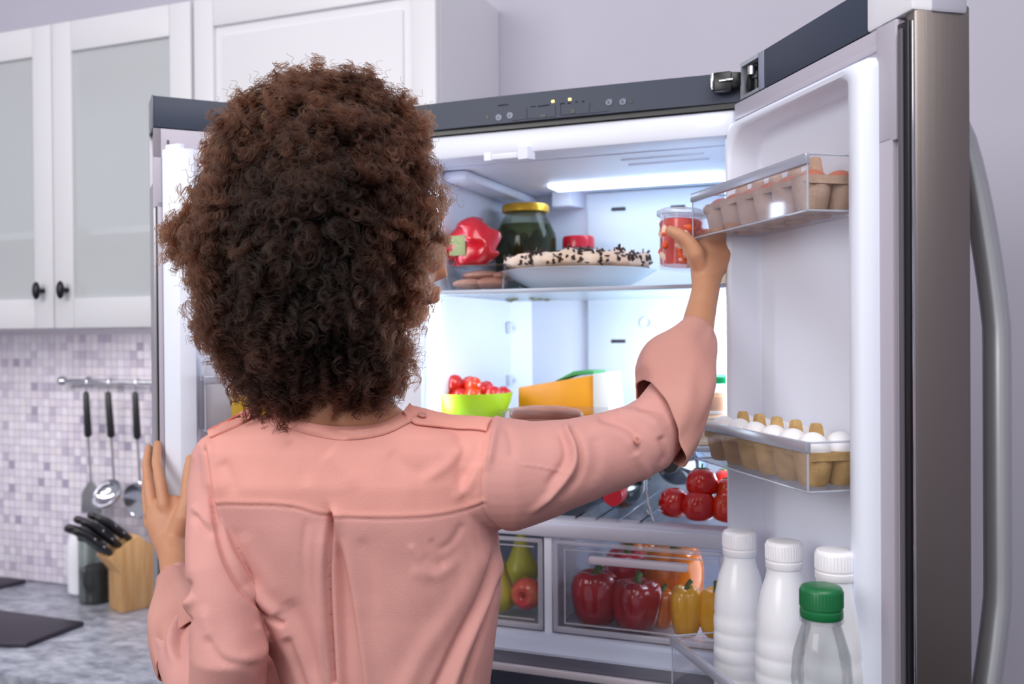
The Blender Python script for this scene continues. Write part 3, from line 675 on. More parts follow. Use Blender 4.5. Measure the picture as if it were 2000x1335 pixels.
c_ = thing('meringue_cake', put((q[0]-.002, q[1], TOP+ph*.8)), 'cream meringue cake scattered with dark chocolate flakes on the white plate', 'cake')
CR = 143*s; CH = at(1129, 493, .1).z-TOP-ph*.8
mb = MB(); n1, n2 = 72, 20; vs = []; fs = []
for i in range(n2+1):
    a = i/n2
    for j in range(n1):
        t_ = 2*PI*j/n1
        if a < .4: rr_ = CR*(.55+.43*math.sin(PI/2*min(1, a/.3)) if a < .3 else .98); z = CH*.55*a/.4
        else: b = (a-.4)/.6; rr_ = CR*.98*math.cos(b*PI/2)**.6; z = CH*(.55+.45*math.sin(b*PI/2)**.8)
        if a < .4: rr_ *= (.86+.14*min(1, z/(CH*.2)))
        nz = noise.noise(Vector((rr_*math.cos(t_)*45, rr_*math.sin(t_)*45, z*45)))
        nz2 = abs(noise.noise(Vector((rr_*math.cos(t_)*28+3, rr_*math.sin(t_)*28, z*28)))); z2 = z+(nz*.004+nz2*.014)*min(1, a*3); rr2 = max(0, rr_*(1+.05*nz)); vs.append((rr2*math.cos(t_), rr2*math.sin(t_), max(z2, .0)))
for i in range(n2):
    for j in range(n1): fs.append((i*n1+j, i*n1+(j+1) % n1, (i+1)*n1+(j+1) % n1, (i+1)*n1+j))
mb.add(vs, fs); obj('meringue', mb, M_meringue, c_, None, 80)
mb = MB()
for i in range(330):
    f_ = random.choice(range(len(vs)//4, len(vs))); p = Vector(vs[f_]); L = random.uniform(.005, .013)
    mb.box(-L/2, L/2, -.0021, .0021, -.0010, .0010, M=T(*(p+p.normalized()*.0012+Vector((0, 0, .001)))) @ Matrix.Rotation(random.uniform(0, 6), 4, Vector((random.random(), random.random(), random.random()+.2)).normalized()))
tag(obj('chocolate_flakes', mb, M_choc, c_, None, 0), kind='stuff')
# trays of meat on the left, red packet
def tray(u0, u1, vt, vb, n, dep, z, name, label, cat, fill, fm, rz=0, film=True):
    a = at(u0, vb, n); b = at(u1, vb, n); w = b.x-a.x; h = (vb-vt)*mpp(a)
    t = thing(name, put((a.x+w/2, n+dep/2, z), rz), label, cat)
    w2, d2 = w/2, dep/2; k = .88
    mb = MB(); vs = []; loops = [(k, 0), (.98, h*.9), (1.03, h*.92), (1.03, h*.96), (.965, h*.95), (k-.02, .002)]
    for kk, zz_ in loops:
        for p in rrect(-w2*kk, w2*kk, -d2*kk, d2*kk, .012, 4): vs.append((p[0], p[1], zz_))
    nn = len(vs)//len(loops); fs = [(i*nn+j, i*nn+(j+1) % nn, (i+1)*nn+(j+1) % nn, (i+1)*nn+j) for i in range(len(loops)-1) for j in range(nn)]+[tuple(range(nn))]
    obj('tray', mb.add(vs, fs), M_clear, t)
    for i, (cx_, cy_, cz_, sx_, sy_, sz_) in enumerate(fill):
        obj('food_slice', MB().sphere((cx_*w2, cy_*d2, cz_*h), 1, (sx_*w2, sy_*d2, sz_*h), 20), fm, t)
    if film: obj('film_lid', MB().box(-w2*.98, w2*.98, -d2*.98, d2*.98, h*.965, h*.975), M_film, t)
    return t
tray(858, 985, 505, 556, .045, .13, TOP, 'meat_tray', 'clear tray of wrapped pinkish meat slices left of the cake', 'food tray', [(-.35, -.3, .30, .5, .6, .22), (.3, -.25, .32, .45, .55, .24), (-.2, .2, .66, .62, .6, .22), (.45, .3, .62, .4, .5, .2)], M_meat)
q = at(920, 500, .115, TOP+.0455); R = 50*mpp(q)
t = thing('wrapped_packet', put(q), 'crumpled red plastic packet with a green label behind the meat tray', 'food packet')
mb = MB().sphere((0, 0, 0), 1, (R*1.05, R*.6, R*1.15), 30)
mb.v = [Vector((v.x*(1.15-.4*max(0, v.z/R)), v.y, (v.z+R*1.0)*.92)) for v in mb.v]
mb.v = [v+Vector((1, .6, .7))*noise.noise(v*38)*.016+Vector((1, .6, .7))*noise.noise(v*110)*.004 for v in mb.v]
mb.v = [Vector((v.x, v.y, max(v.z, .001))) for v in mb.v]
obj('wrap', mb, M_redwrap, t, None, 60)
obj('label', MB().box(-.03, .002, -R*.64, -R*.60, .02, .056, .001), mat('olive label', (140, 146, 96), .6), t)
# --- middle shelf
MIDZ = ZS2+.0004
q = at(918, 800, .14, MIDZ); s = mpp(q); R = 84*s; H = at(918, 765, .14).z-MIDZ
bowl = tag(obj('bowl', MB().lathe([(.001, 0), (R*.5, 0), (R*.55, .003), (R*.8, H*.35), (R*.95, H*.75), (R, H), (R*.975, H), (R*.92, H*.75), (R*.76, H*.37), (R*.5, .006), (.001, .006)], 48), M_lime, None, put(q)), 'lime green bowl heaped with small red tomatoes', 'bowl')
bq = q; cnt = 0
spots = [(-.62, .1, .80), (-.45, -.38, .84), (-.3, .2, 1.0), (-.12, -.45, .93), (.02, .08, 1.10), (.26, -.38, .92), (.36, .22, 1.0), (.62, -.08, .88), (.58, .3, .9), (-.1, .5, .9), (.16, -.12, 1.16), (.5, -.1, 1.08), (-.75, -.15, .78), (-.3, -.2, 1.12)]
TL = ['small red tomato at the left of the heap in the lime green bowl', 'small tomato at the front left of the heap in the lime green bowl', 'small tomato behind the left half of the heap in the green bowl',
      'small tomato at the front of the heap, left of the middle of the green bowl', 'small tomato in the very middle of the heap in the green bowl', 'small orange-red tomato at the front right of the heap in the green bowl',
      'small tomato behind the right half of the heap in the green bowl', 'small red tomato at the right end of the heap in the green bowl', 'small tomato at the back right rim of the green bowl',
      'small tomato at the back rim of the green bowl, in the middle', 'small orange-red tomato topping the heap in the green bowl', 'small tomato high on the right side of the heap in the green bowl',
      'small tomato at the far left rim of the green bowl', 'small tomato high on the left side of the heap in the green bowl']
for i, (a, b, c) in enumerate(spots):
    r = .0165*random.uniform(.85, 1.1)
    tomato((bq[0]+a*R, bq[1]+b*R, MIDZ+H*c-r*.60), r*1.12, TL[i], 'small tomatoes in the green bowl', M_tomato if i % 5 else M_tomato2, random.uniform(0, 6), False, RX(random.uniform(-1.2, 1.2)))
t = tray(972, 1172, 782, 838, .045, .13, MIDZ, 'sausage_tray', 'clear wrapped tray of brown sausages in front of the cheese', 'food tray', [], M_sausage, 0)
w = (at(1172, 830, .045).x-at(972, 830, .045).x)/2
for k_, (y, z) in enumerate([(-.042, .018), (-.006, .018), (.03, .018), (-.024, .040)]):
    obj('sausage', MB().tube([(-w*.80, y, z-.001), (-w*.4, y-.002, z), (w*.1, y-.002, z), (w*.42, y, z-.001)], [.012, .0155, .0155, .012], 16, dome=True), M_sausage, t)
obj('printed_label', MB().box(w*.52, w*.9, -.062, -.0605, .012, .040), mat('brown print', (120, 84, 84), .5), t)
tray(1186, 1330, 782, 832, .06, .12, MIDZ, 'meat_tray', 'clear tray of pale orange food right of the sausages, behind the sleeve', 'food tray', [(-.5, -.2, .5, .42, .6, .38), (.3, -.2, .45, .45, .6, .36)], mat('pale salmon', (232, 176, 148), .5))
# cheese wedges: triangular packs
def wedge(u0, u1, vt0, vt1, vb, n, dep, label, m, name='cheese_wedge'):
    a = at(u0, vb, n); b = at(u1, vb, n); s_ = mpp(a); w = b.x-a.x
    pts = [(0, 0), (w, 0), (w, (vb-vt1)*s_), (0, (vb-vt0)*s_)]
    t = thing(name, put((a.x, n, MIDZ)), label, 'cheese')
    obj('cheese', MB().prism(pts, -dep, 0, RX(PI/2), bev=.003), m, t)
    return t, w, pts
t, w, pts = wedge(1012, 1160, 748, 722, 830, .20, .10, 'orange wedge of cheese with a green and white wrapper end', M_cheese)
obj('white_wrapper', MB().prism([(w-.001, 0), (w+.034, 0), (w+.024, pts[2][1]+.004), (w-.001, pts[2][1]+.002)], -.1, .002, RX(PI/2), bev=.002), M_label, t)
obj('green_label', MB().prism([(w*.46, pts[3][1]+(pts[2][1]-pts[3][1])*.46), (w*.72, pts[2][1]-.002), (w*.98, pts[2][1]+.001), (w*.98, pts[2][1]+.006), (w*.72, pts[2][1]+.006)], -.09, -.01, RX(PI/2), bev=.0008), mat('leaf green print', (70, 160, 90), .5), t)
# right: beige carton, tray, orange tub with green lid
q = at(1392, 850, .08)
t = obj('food_carton', MB().box(-.042, .042, -.05, .06, 0, at(1392, 812, .03).z-MIDZ, .004), M_beige, None, put((q.x, .09, MIDZ))); tag(t, 'beige carton on the middle shelf beside the right door', 'carton')
zb = MIDZ+at(1392, 812, .03).z-MIDZ+.0005
t = thing('spread_tub', put((q.x+.001, .085, zb)), 'clear tub of orange spread with a bright green lid, on the beige carton', 'tub')
s = mpp(at(1392, 780, .04)); h = 62*s
obj('tub', MB().box(-.040, .038, -.045, .045, 0, h, .006), clear('tub plastic', (240, 240, 240), .15, .25, (240, 238, 236)), t)
obj('spread', MB().box(-.0375, .0355, -.0425, .0425, .006, h*.62, .005), M_orangefood, t)
obj('lid', MB().box(-.043, .041, -.048, .048, h, h+.011, .003), mat('emerald lid', (0, 158, 96), .35), t)
# a small pack further up beside the hand
q = at(1425, 560, .10)
t = obj('food_carton', MB().box(-.02, .02, -.03, .05, 0, .052, .003), M_beige, None, put((q.x+.006, .12, TOP))); tag(t, 'small beige carton on the top shelf beside the raised hand', 'carton')
# --- bottle rack
RKZ = ZS3+.0056
def bottle(u, v, n, label, cap, rz=0, r=.0375):
    q = at(u, v, n); z = RKZ+r
    t = thing('wine_bottle', MF @ T(q.x, n, z) @ RZ(rz) @ RX(-PI/2), label, 'bottle', 'bottles lying in the rack')
    obj('glass', MB().lathe([(.001, .28), (r*.9, .28), (r, .272), (r, .10), (r*.93, .085), (r*.62, .055), (.0155, .035), (.014, .0), (.001, .0)][::-1], 32), M_bottle, t)
    obj('foil', MB().lathe([(.001, -.002), (.0152, -.002), (.0160, .002), (.0160, .03), (.0185, .042)], 28), cap, t)
    obj('label', MB().lathe([(r+.0004, .13), (r+.0004, .22)], 32, cap=False), M_bluefoil if cap is M_bluefoil else mat('cream label', (210, 204, 196), .5), t)
    return t
bottle(1197, 985, .02, 'dark wine bottle with a red foil cap pointing at the viewer', M_capsule, .14)
bottle(1110, 998, .05, 'dark wine bottle behind the elbow, left in the rack', M_bottle, .2)
t = thing('water_bottle', MF @ T(at(1316, 930, .16).x, .16, RKZ+.075) @ RZ(.05) @ RX(-PI/2-.15), 'bottle with a silver-blue label leaning behind the tomatoes', 'bottle')
obj('glass', MB().lathe([(.001, .2), (.034, .2), (.036, .19), (.036, .04), (.03, .02), (.014, -.01), (.013, -.04), (.001, -.04)][::-1], 32), M_bottle, t)
obj('label', MB().lathe([(.0365, .05), (.0365, .18)], 32, cap=False), M_bluefoil, t)
obj('cap', MB().lathe([(.001, -.05), (.016, -.05), (.016, -.02), (.001, -.02)], 24), M_black, t)
TZ = RKZ
tl = 'tomatoes beside the wine rack'
for (u, v, r_, n, label, m_, stem, tl_) in [(1317, 988, 32, .05, 'red tomato at the left end of the bottom row beside the rack', M_tomato, False, 0), (1366, 998, 34, .03, 'red tomato in the middle of the bottom row beside the rack', M_tomato, False, 0), (1421, 1000, 33, .035, 'orange-red tomato of the bottom row, against the right door', M_tomato2, False, 0)]:
    q = at(u, v, n+.03); R = r_*mpp(q); tomato((q.x, n+.03, TZ), R, label, tl, m_, random.random()*6, stem)
for (u, v, r_, n, label, m_, tx) in [(1371, 940, 32, .075, 'red tomato sitting on top of the bottom row, stem up', M_tomato, .15), (1424, 955, 27, .085, 'orange-red tomato of the upper row beside the right door', M_tomato2, .1)]:
    q = at(u, v, n); R = r_*mpp(q); tomato((q.x, n, q.z-R*.9), R, label, tl, m_, 1, True, None, RX(0)) if False else tomato((q.x, n, q.z-R*.9), R, label, tl, m_, 1, True)
q = at(1419, 936, .16); tomato((q.x, .16, q.z-.024), .024, 'red tomato at the back of the upper row, half hidden', tl, M_tomato, 2, True)
# --- crisper drawers
DZ = DZ0+.0036
for (u, v, w_, h_, n, m_, label, rz, tilt) in [
    (1163, 1155, 50, 98, .055, M_redp, 'tall deep red bell pepper at the left of the right drawer', .3, RX(-.05)),
    (1244, 1180, 50, 92, .052, M_redp, 'squat deep red bell pepper in the middle of the right drawer', 1.1, None),
    (1340, 1188, 34, 92, .045, M_yelp, 'yellow bell pepper in front of the orange ones', .5, None),
    (1400, 1190, 38, 90, .055, M_yelp, 'yellow bell pepper at the far right of the drawer', 1.5, None),
    (1224, 1120, 48, 84, .155, M_redp2, 'bright red bell pepper behind the two deep red ones', .8, None),
    (1316, 1150, 62, 130, .15, M_orp, 'big orange bell pepper behind the yellow one', .2, None),
    (1250, 1090, 46, 84, .25, M_orp, 'orange bell pepper at the back of the drawer', .6, None),
    (1292, 1160, 30, 70, .075, M_orp, 'small orange bell pepper between the squat red and the yellow one', .6, None)]:
    q = at(u, v, n); s = mpp(q); R = w_*s; h = min(h_*s, .135)
    z = DZ
    if n > .14: h = max(h, min(.125, at(u, v-h_/2, n).z-DZ))
    pepper((q.x, n, z), R, h, m_, label, rz, tilt)
def fruit(kind, q, r, h, m_, label, pr, tilt=None):
    t = obj(kind, MB().lathe(prof(pr, r, h), 32), m_, None, put(q, 0, tilt)); tag(t, label, kind, 'fruit in the left crisper drawer')
    obj('stem', MB().tube([(0, 0, h*.88), (.001, 0, h*1.02), (.003, 0, h*1.1)], [.0016, .0014, .002], 6), mat('brown stem', (80, 60, 40), .7), t)
APPLE = [(.001, .84), (.12, .88), (.3, .98), (.55, 1), (.8, .92), (.96, .74), (1, .58), (.95, .38), (.8, .16), (.55, .03), (.3, .0), (.1, .03), (.001, .06)]
PEAR = [(.001, 1.0), (.12, .995), (.28, .95), (.38, .84), (.48, .7), (.7, .52), (.95, .36), (1, .26), (.9, .12), (.6, .02), (.2, 0), (.001, .02)]
q = at(1030, 1155, .06); s = mpp(q); R = 31*s
fruit('apple', (q.x, .06-.0, DZ+.038), R, R*1.8, M_apple, 'red and yellow apple facing out of the left drawer', APPLE, T(0, 0, .0) @ RX(PI/2) @ T(0, 0, -R*.9))
q = at(976, 1165, .07); fruit('pear', (q.x, .07, DZ), .030, .095, M_pear, 'yellow-green pear at the left of the drawer, beside the blouse', PEAR)
q = at(1018, 1100, .17); fruit('pear', (q.x, .17, DZ+.02), .032, .10, M_pear, 'green pear at the back behind the apple', PEAR)
# --- freezer contents
a = at(1000, 1330, -.15)
mb = MB().sphere((0, 0, 0), 1, (.10, .08, .05), 26); mb.v = [v+Vector((1, 1, 1))*noise.noise(v*35)*.02 for v in mb.v]
t = obj('freezer_bag', mb, M_bag, None, MF @ T(-.40, -.14, .86)); tag(t, 'crumpled clear freezer bag in the open bottom drawer', 'bag')
t = obj('frozen_package', MB().box(-.09, .09, -.09, .09, 0, .24, .01), mat('dark package', (54, 44, 48), .5, c2=(80, 66, 66), scale=20), None, MF @ T(-.16, -.15, .6045)); tag(t, 'dark frozen package standing in the bottom drawer', 'package')

# ------------------------------------------------------------------ right door contents
def inD(x, y, z): return MD @ T(x, y, z)
EGG = []
for i in range(15):
    a = PI*i/14; EGG.append((math.sin(a)*(1-.12*math.cos(a)), -math.cos(a)))
def carton(x0, n, z, m, label, white, rows=2):
    px_, py_ = .0478, .0370; L = px_*n
    t = thing('egg_carton', inD(x0, -.0300, z), label, 'egg carton')
    mb = MB(); hc = .041
    for i in range(n):
        for j in range(rows):
            mb.lathe([(.0001, .0), (.0145, .0), (.0175, .004), (.0222, hc*.6), (.0242, hc), (.0232, hc), (.0212, hc*.6), (.0155, .005), (.0001, .003)], 22, T(px_*(i+.5), (j-.5)*py_+0, 0), cap=False)
    # rim: plates between the cups
    for i in range(n+1):
        x = px_*i; mb.box(x-.004, x+.004, -py_+.001, py_-.001, hc-.006, hc-.0005, .001) if 0 < i < n else mb.box(x-.003+(.003 if i == 0 else 0), x+.003-(.003 if i else 0), -py_+.001, py_-.001, hc-.010, hc-.0005)
    for j in (-1, 0, 1): mb.box(.002, L-.002, j*(py_-.001)-.0025, j*(py_-.001)+.0025, hc-.008, hc-.0006, .001)
    obj('tray', mb, m, t)
    for i in range(1, n):
        obj('peak', MB().prism([(-.0085, -.0085), (.0085, -.0085), (.0085, .0085), (-.0085, .0085)], 0, .001, T(px_*i, 0, hc-.004)).lathe([(.012, 0), (.0100, .016), (.0078, .030), (.0060, .0335), (.0001, .0335)], 4, T(px_*i, 0, hc-.004) @ RZ(PI/4)), m, t)
    return t, px_, py_
def eggs(x0, n, z, which, m, lab, grp, r=.0202, h=.0265):
    px_, py_ = .0478, .0370
    base = MB().lathe([(a*r, b*h) for a, b in EGG], 26, cap=False).mesh('egg', m, 80)
    for (i, j) in which:
        rowname = 'front row' if j == 0 else 'back row, next to the door'
        o = link('egg', base, None, inD(x0+px_*(i+.5), -.0300+(j-.5)*py_, z+.0060+h) @ RZ(random.random()) @ RX(random.uniform(-.12, .12)))
        tag(o, lab(i, rowname), 'egg', grp)
ordn = ['first', 'second', 'third', 'fourth', 'fifth', 'sixth']
zc_ = BZ[1][0]+.0026
carton(.040, 6, zc_, M_carton, 'tan egg carton with white eggs in the lower door bin', True)
eggs(.040, 6, zc_, [(i, j) for i in range(6) for j in (0, 1)], M_eggw, lambda i, r: 'white egg, %s from the free door edge in the %s of the tan carton' % (ordn[5-i], 'outer row' if 'front' in r else 'inner row'), 'white eggs in the lower door bin', .0205, .0285)
zc_ = BZ[0][0]+.0026
carton(.040, 6, zc_, M_cartong, 'brown-grey egg carton with brown eggs in the upper door bin', False)
eggs(.040, 6, zc_, [(i, j) for i in range(6) for j in (0, 1) if not (i == 4 and j == 1)], M_eggb, lambda i, r: 'brown egg, %s from the free door edge in the %s of the brown-grey carton' % (ordn[5-i], 'outer row' if 'front' in r else 'inner row'), 'brown eggs in the upper door bin', .0200, .0225)
def milk(u, v, yl_, label, capm, bodym, wcap, clearb=False):
    q = hit(MD, u, v, yl_, 1); s = depth_of(MD @ q)/FPX; zb = BZ[2][0]+.0026
    H = q.z-zb; rc = wcap/2*s; R = .0362 if not clearb else .0325
    t = thing('milk_bottle' if not clearb else 'drink_bottle', inD(q.x, yl_, zb), label, 'bottle', None)
    n = 1
    pr = [(.001, .003), (R*.8, 0), (R*.94, .004), (R*.97, .012)]
    hb = H-.036*(1 if not clearb else 1)
    if not clearb:
        segs = 6
        for i in range(segs):
            z0_ = .014+(hb*.62-.014)*i/segs; z1_ = .014+(hb*.62-.014)*(i+1)/segs
            pr += [(R*.972, z0_), (R*.992, z0_+.0025), (R, (z0_+z1_)/2), (R*.992, z1_-.0025)]
        pr += [(R*.95, hb*.635), (R*.975, hb*.66), (R*.93, hb*.76), (R*.80, hb*.87), (R*.64, hb*.95), (rc*.93, hb*.985), (rc*.93, hb+.004)]
    else:
        pr += [(R*1.0, hb*.2), (R*.98, hb*.38), (R*.80, hb*.48), (R*.78, hb*.52), (R*.93, hb*.60), (R*1.0, hb*.70), (R*.93, hb*.82), (R*.72, hb*.93), (rc*.9, hb*.97), (rc*.9, hb+.002)]
    obj('body', MB().lathe(pr, 40), bodym, t, None, 60)
    if clearb: obj('neck_ring', MB().lathe([(rc*.9, hb-.003), (rc*1.02, hb-.002), (rc*1.02, hb), (rc*.9, hb+.001)], 32), bodym, t)
    z = hb+.003; hc = H-z
    vs = []
    mb = MB().lathe([(rc*.97, z-.001), (rc, z), (rc, z+hc*.22), (rc*.965, z+hc*.24), (rc*.965, z+hc*.30), (rc, z+hc*.32), (rc, z+hc*.86), (rc*.93, z+hc*.97), (rc*.8, z+hc), (.001, z+hc*.985)], 48)
    for k in range(40):
        a = 2*PI*k/40; mb.box(-.0004, .0004, -.0004, .0004, z+hc*.34, z+hc*.85, M=T(rc*math.cos(a), rc*math.sin(a), 0) @ RZ(a))
    obj('cap', mb, capm, t, None, 50)
    return t
M_capw = mat('white cap', (244, 243, 248), .35)
milk(1444, 1035, -.046, 'white plastic milk bottle, the farthest of three, beside the tomatoes', M_capw, M_milk, 65)
milk(1531, 1055, -.046, 'white plastic milk bottle, the middle one of three', M_capw, M_milk, 71)
milk(1632, 1072, -.038, 'white plastic milk bottle behind the green-capped bottle', M_capw, M_milk, 78)
def q_green():
    return milk(1604, 1143, -.092, 'clear plastic bottle with a dark green cap in the bottom door bin', M_green, clear('pet plastic', (248, 250, 250), .3, .08, (228, 232, 238), .04), 82, True)
gb = q_green()
# ------------------------------------------------------------------ left door contents
def inL(x, y, z): return ML @ T(x, y, z)
t = thing('juice_pack', inL(.20, .03, 1.4026), 'yellow pack in the middle bin of the left door', 'pack'); obj('pack', MB().box(-.055, .055, -.02, .02, 0, .078, .008), M_yellowpack, t); obj('printed_band', MB().box(-.0555, .0555, -.0205, .0205, .05, .064, .0005), mat('band salmon', (226, 190, 170), .5), t)
t = obj('cheese_pack', MB().lathe([(.001, 0), (.036, 0), (.038, .004), (.038, .084), (.034, .094), (.001, .095)], 30), M_yellowpack, None, inL(.085, .032, 1.4026) @ Matrix.Diagonal((1, .55, 1, 1))); tag(t, 'round yellow pack beside the shoulder strap, in the left door bin', 'pack')
t = thing('sauce_bottle', inL(.268, .030, 1.6426), 'red sauce bottle in the upper bin of the left door, behind the curls', 'bottle')
obj('body', MB().lathe([(.001, 0), (.022, 0), (.024, .004), (.024, .05), (.014, .075), (.012, .09), (.001, .09)], 28), M_redbottle, t)
obj('cap', MB().lathe([(.013, .088), (.013, .108), (.001, .109)], 20), M_label, t)

# ------------------------------------------------------------------ the tub held in the right hand
HT = P(1326, 527, 1.418); HTm = Matrix.Translation(HT) @ RY(.07) @ RX(-.05)
t = thing('seafood_tub', HTm, 'clear tub of red and white seafood held in the raised right hand', 'tub')
s = 1.418/FPX; h = 104*s; r0, r1 = 38*s, 44*s
obj('tub', MB().lathe([(.001, 0), (r0, 0), (r0+.0005, .004), (r1, h), (r1+.003, h+.001), (r1+.003, h+.003), (r1-.001, h+.003), (r0-.001, .003), (.001, .002)], 44, cap=False), clear('tub clear plastic', (253, 254, 254), .1, .04, fk=.12), t)
mb = MB().lathe([(.001, .006), (r0-.003, .006), (r0-.0008, .009), (r1-.0022, h*.90), (r1-.005, h*.93), (.001, h*.94)], 36)
obj('brine', mb, mat('red seafood', (222, 46, 26), .3, coat=.4), t)
for k in range(34):
    a = random.uniform(0, 2*PI); z = random.uniform(.10, .88)*h; rr_ = r0+(r1-r0)*z/h-.0042
    c_ = Vector((rr_*math.cos(a), rr_*math.sin(a), z)); d_ = Vector((-math.sin(a)*random.uniform(-1, 1), math.cos(a)*random.uniform(-1, 1), random.uniform(-.8, .8))).normalized()*.006
    obj('seafood_chunk', MB().tube([c_-d_, c_+Vector((0, 0, .001)), c_+d_], [.0045, .0062, .0045], 10, dome=True), mat('pale seafood', (246, 206, 184), .4) if k % 2 else mat('orange seafood', (240, 96, 40), .35), t)
obj('lid', MB().lathe([(r1+.002, h+.0005), (r1+.004, h+.001), (r1+.004, h+.007), (r1+.001, h+.009), (.001, h+.008)], 44), clear('lid film', (250, 250, 252), .2, .3, (236, 236, 244)), t)
# ------------------------------------------------------------------ the woman
def PX(x, y, d): return P(x, y, d)
def px2m(n, d): return n*d/FPX
person = thing('person', T(-.15, 1.22, 0), 'person seen from behind in a coral blouse, reaching into the refrigerator', 'person')
PI_ = person.matrix_world.inverted() if False else T(.15, -1.22, 0)
def remesh(name, mb, voxel, smooth_it=4, smf=.5, smooth_mesh=True):
    me = mb.mesh(name, M_skin, 0); o = bpy.data.objects.new(name, me); COL.objects.link(o)
    md = o.modifiers.new('r', 'REMESH'); md.mode = 'VOXEL'; md.voxel_size = voxel; md.adaptivity = 0
    if smooth_it: s = o.modifiers.new('s', 'SMOOTH'); s.iterations = smooth_it; s.factor = smf
    dg = bpy.context.evaluated_depsgraph_get(); dg.update()
    out = bpy.data.meshes.new_from_object(o.evaluated_get(dg)); bpy.data.objects.remove(o); out.name = name
    return out
def coords(me): a = np.empty(len(me.vertices)*3); me.vertices.foreach_get('co', a); return a.reshape(-1, 3)
def setco(me, a): me.vertices.foreach_set('co', np.ascontiguousarray(a).ravel()); me.update()
def normals(me): a = np.empty(len(me.vertices)*3); me.vertices.foreach_get('normal', a); return a.reshape(-1, 3)
RTs = tuple(RT)
def chain(mb, L, n=16, flat=1, side=tuple(FW)):
    """L: (px, py, depth, radius in px)"""
    mb.tube([PX(a, b, c) for a, b, c, r in L], [px2m(r, c) for a, b, c, r in L], n, flat=flat, side=side, dome=True)
# torso rings by image row: (y, centre x, half width px, centre depth, half depth m)
TOR = [(806, 655, 118, 1.150, .050), (822, 662, 190, 1.155, .066), (842, 668, 246, 1.160, .078), (872, 672, 276, 1.165, .088), (930, 678, 284, 1.17, .098), (1000, 690, 280, 1.18, .104), (1080, 712, 266, 1.19, .106), (1160, 733, 246, 1.20, .108), (1250, 752, 216, 1.205, .108), (1340, 765, 192, 1.21, .108), (1450, 768, 200, 1.21, .112), (1580, 762, 232, 1.205, .120), (1660, 760, 240, 1.20, .120)]
def torso(mb, k=1.0, dk=0.0, rows=TOR, n=48):
    vs = []; fs = []; N = len(rows)
    for (y, cx, hw, d, hd) in rows:
        c = PX(cx, y, d); w = px2m(hw, d)*k+dk; h = hd*k+dk
        for j in range(n):
            a = 2*PI*j/n; ca, sa = math.cos(a), math.sin(a); e = .78
            vs.append(c+RT*w*math.copysign(abs(ca)**e, ca)+Vector((0, 1, 0))*h*math.copysign(abs(sa)**e, sa))
    for i in range(N-1):
        for j in range(n): fs.append((i*n+j, i*n+(j+1) % n, (i+1)*n+(j+1) % n, (i+1)*n+j))
    fs.append(tuple(range(n))); fs.append(tuple((N-1)*n+j for j in range(n))[::-1]); mb.add(vs, fs)
# ---- body
b = MB()
torso(b, .90, -.010)
chain(b, [(650, 800, 1.15, 108), (664, 815, 1.15, 98), (676, 812, 1.15, 78), (690, 770, 1.15, 58), (712, 690, 1.15, 54), (726, 620, 1.16, 52)], 24)
chain(b, [(540, 835, 1.145, 34), (600, 818, 1.135, 42), (680, 815, 1.125, 46), (750, 816, 1.135, 38), (790, 842, 1.15, 30)], 20)
HC = PX(722, 470, 1.15); FD = Vector((.80, .60, 0)).normalized(); FR = Vector((FD.y, -FD.x, 0)); ZZ = Vector((0, 0, 1))
def Hd(f_, r_, u_): return HC+FD*f_+FR*r_+ZZ*u_
RH = Matrix((FR, FD, ZZ)).transposed()
b.sphere(Hd(-.012, 0, .025), 1, (.073, .092, .092), 28, rot=RH)
b.sphere(Hd(.022, 0, -.035), 1, (.058, .062, .075), 24, rot=RH)
b.sphere(Hd(.050, 0, -.082), 1, (.032, .030, .026), 18, rot=RH)     # chin
b.tube([Hd(.078, 0, .008), Hd(.094, 0, -.020), Hd(.100, 0, -.034), Hd(.080, 0, -.042)], [.008, .011, .014, .010], 12, dome=True)
b.sphere(Hd(.078, .012, -.036), .009, n=10); b.sphere(Hd(.078, -.012, -.036), .009, n=10)
for s in (-1, 1):
    b.tube([Hd(.084, s*.022, -.0605), Hd(.0925, s*.008, -.0585), Hd(.093, 0, -.0595)], [.004, .006, .0055], 10, dome=True)
    b.tube([Hd(.083, s*.019, -.067), Hd(.090, s*.007, -.0695), Hd(.0905, 0, -.0695)], [.004, .0065, .007], 10, dome=True)
    b.tube([Hd(.074, s*.045, .030), Hd(.084, s*.028, .033), Hd(.084, s*.012, .028)], [.006, .007, .007], 10, dome=True)
    b.sphere(Hd(.060, s*.042, -.018), .022, n=14)
    b.tube([Hd(-.008, s*.073, .022), Hd(-.020, s*.083, .018), Hd(-.020, s*.082, -.008), Hd(-.006, s*.074, -.022)], [.007, .009, .008, .006], 10, dome=True)
# right arm
chain(b, [(885, 905, 1.17, 72), (1010, 918, 1.17, 60), (1120, 905, 1.175, 52), (1230, 872, 1.20, 44), (1292, 850, 1.21, 40), (1322, 800, 1.235, 42), (1345, 710, 1.29, 40), (1362, 640, 1.335, 32), (1374, 585, 1.365, 27.5), (1380, 556, 1.38, 27)], 20)
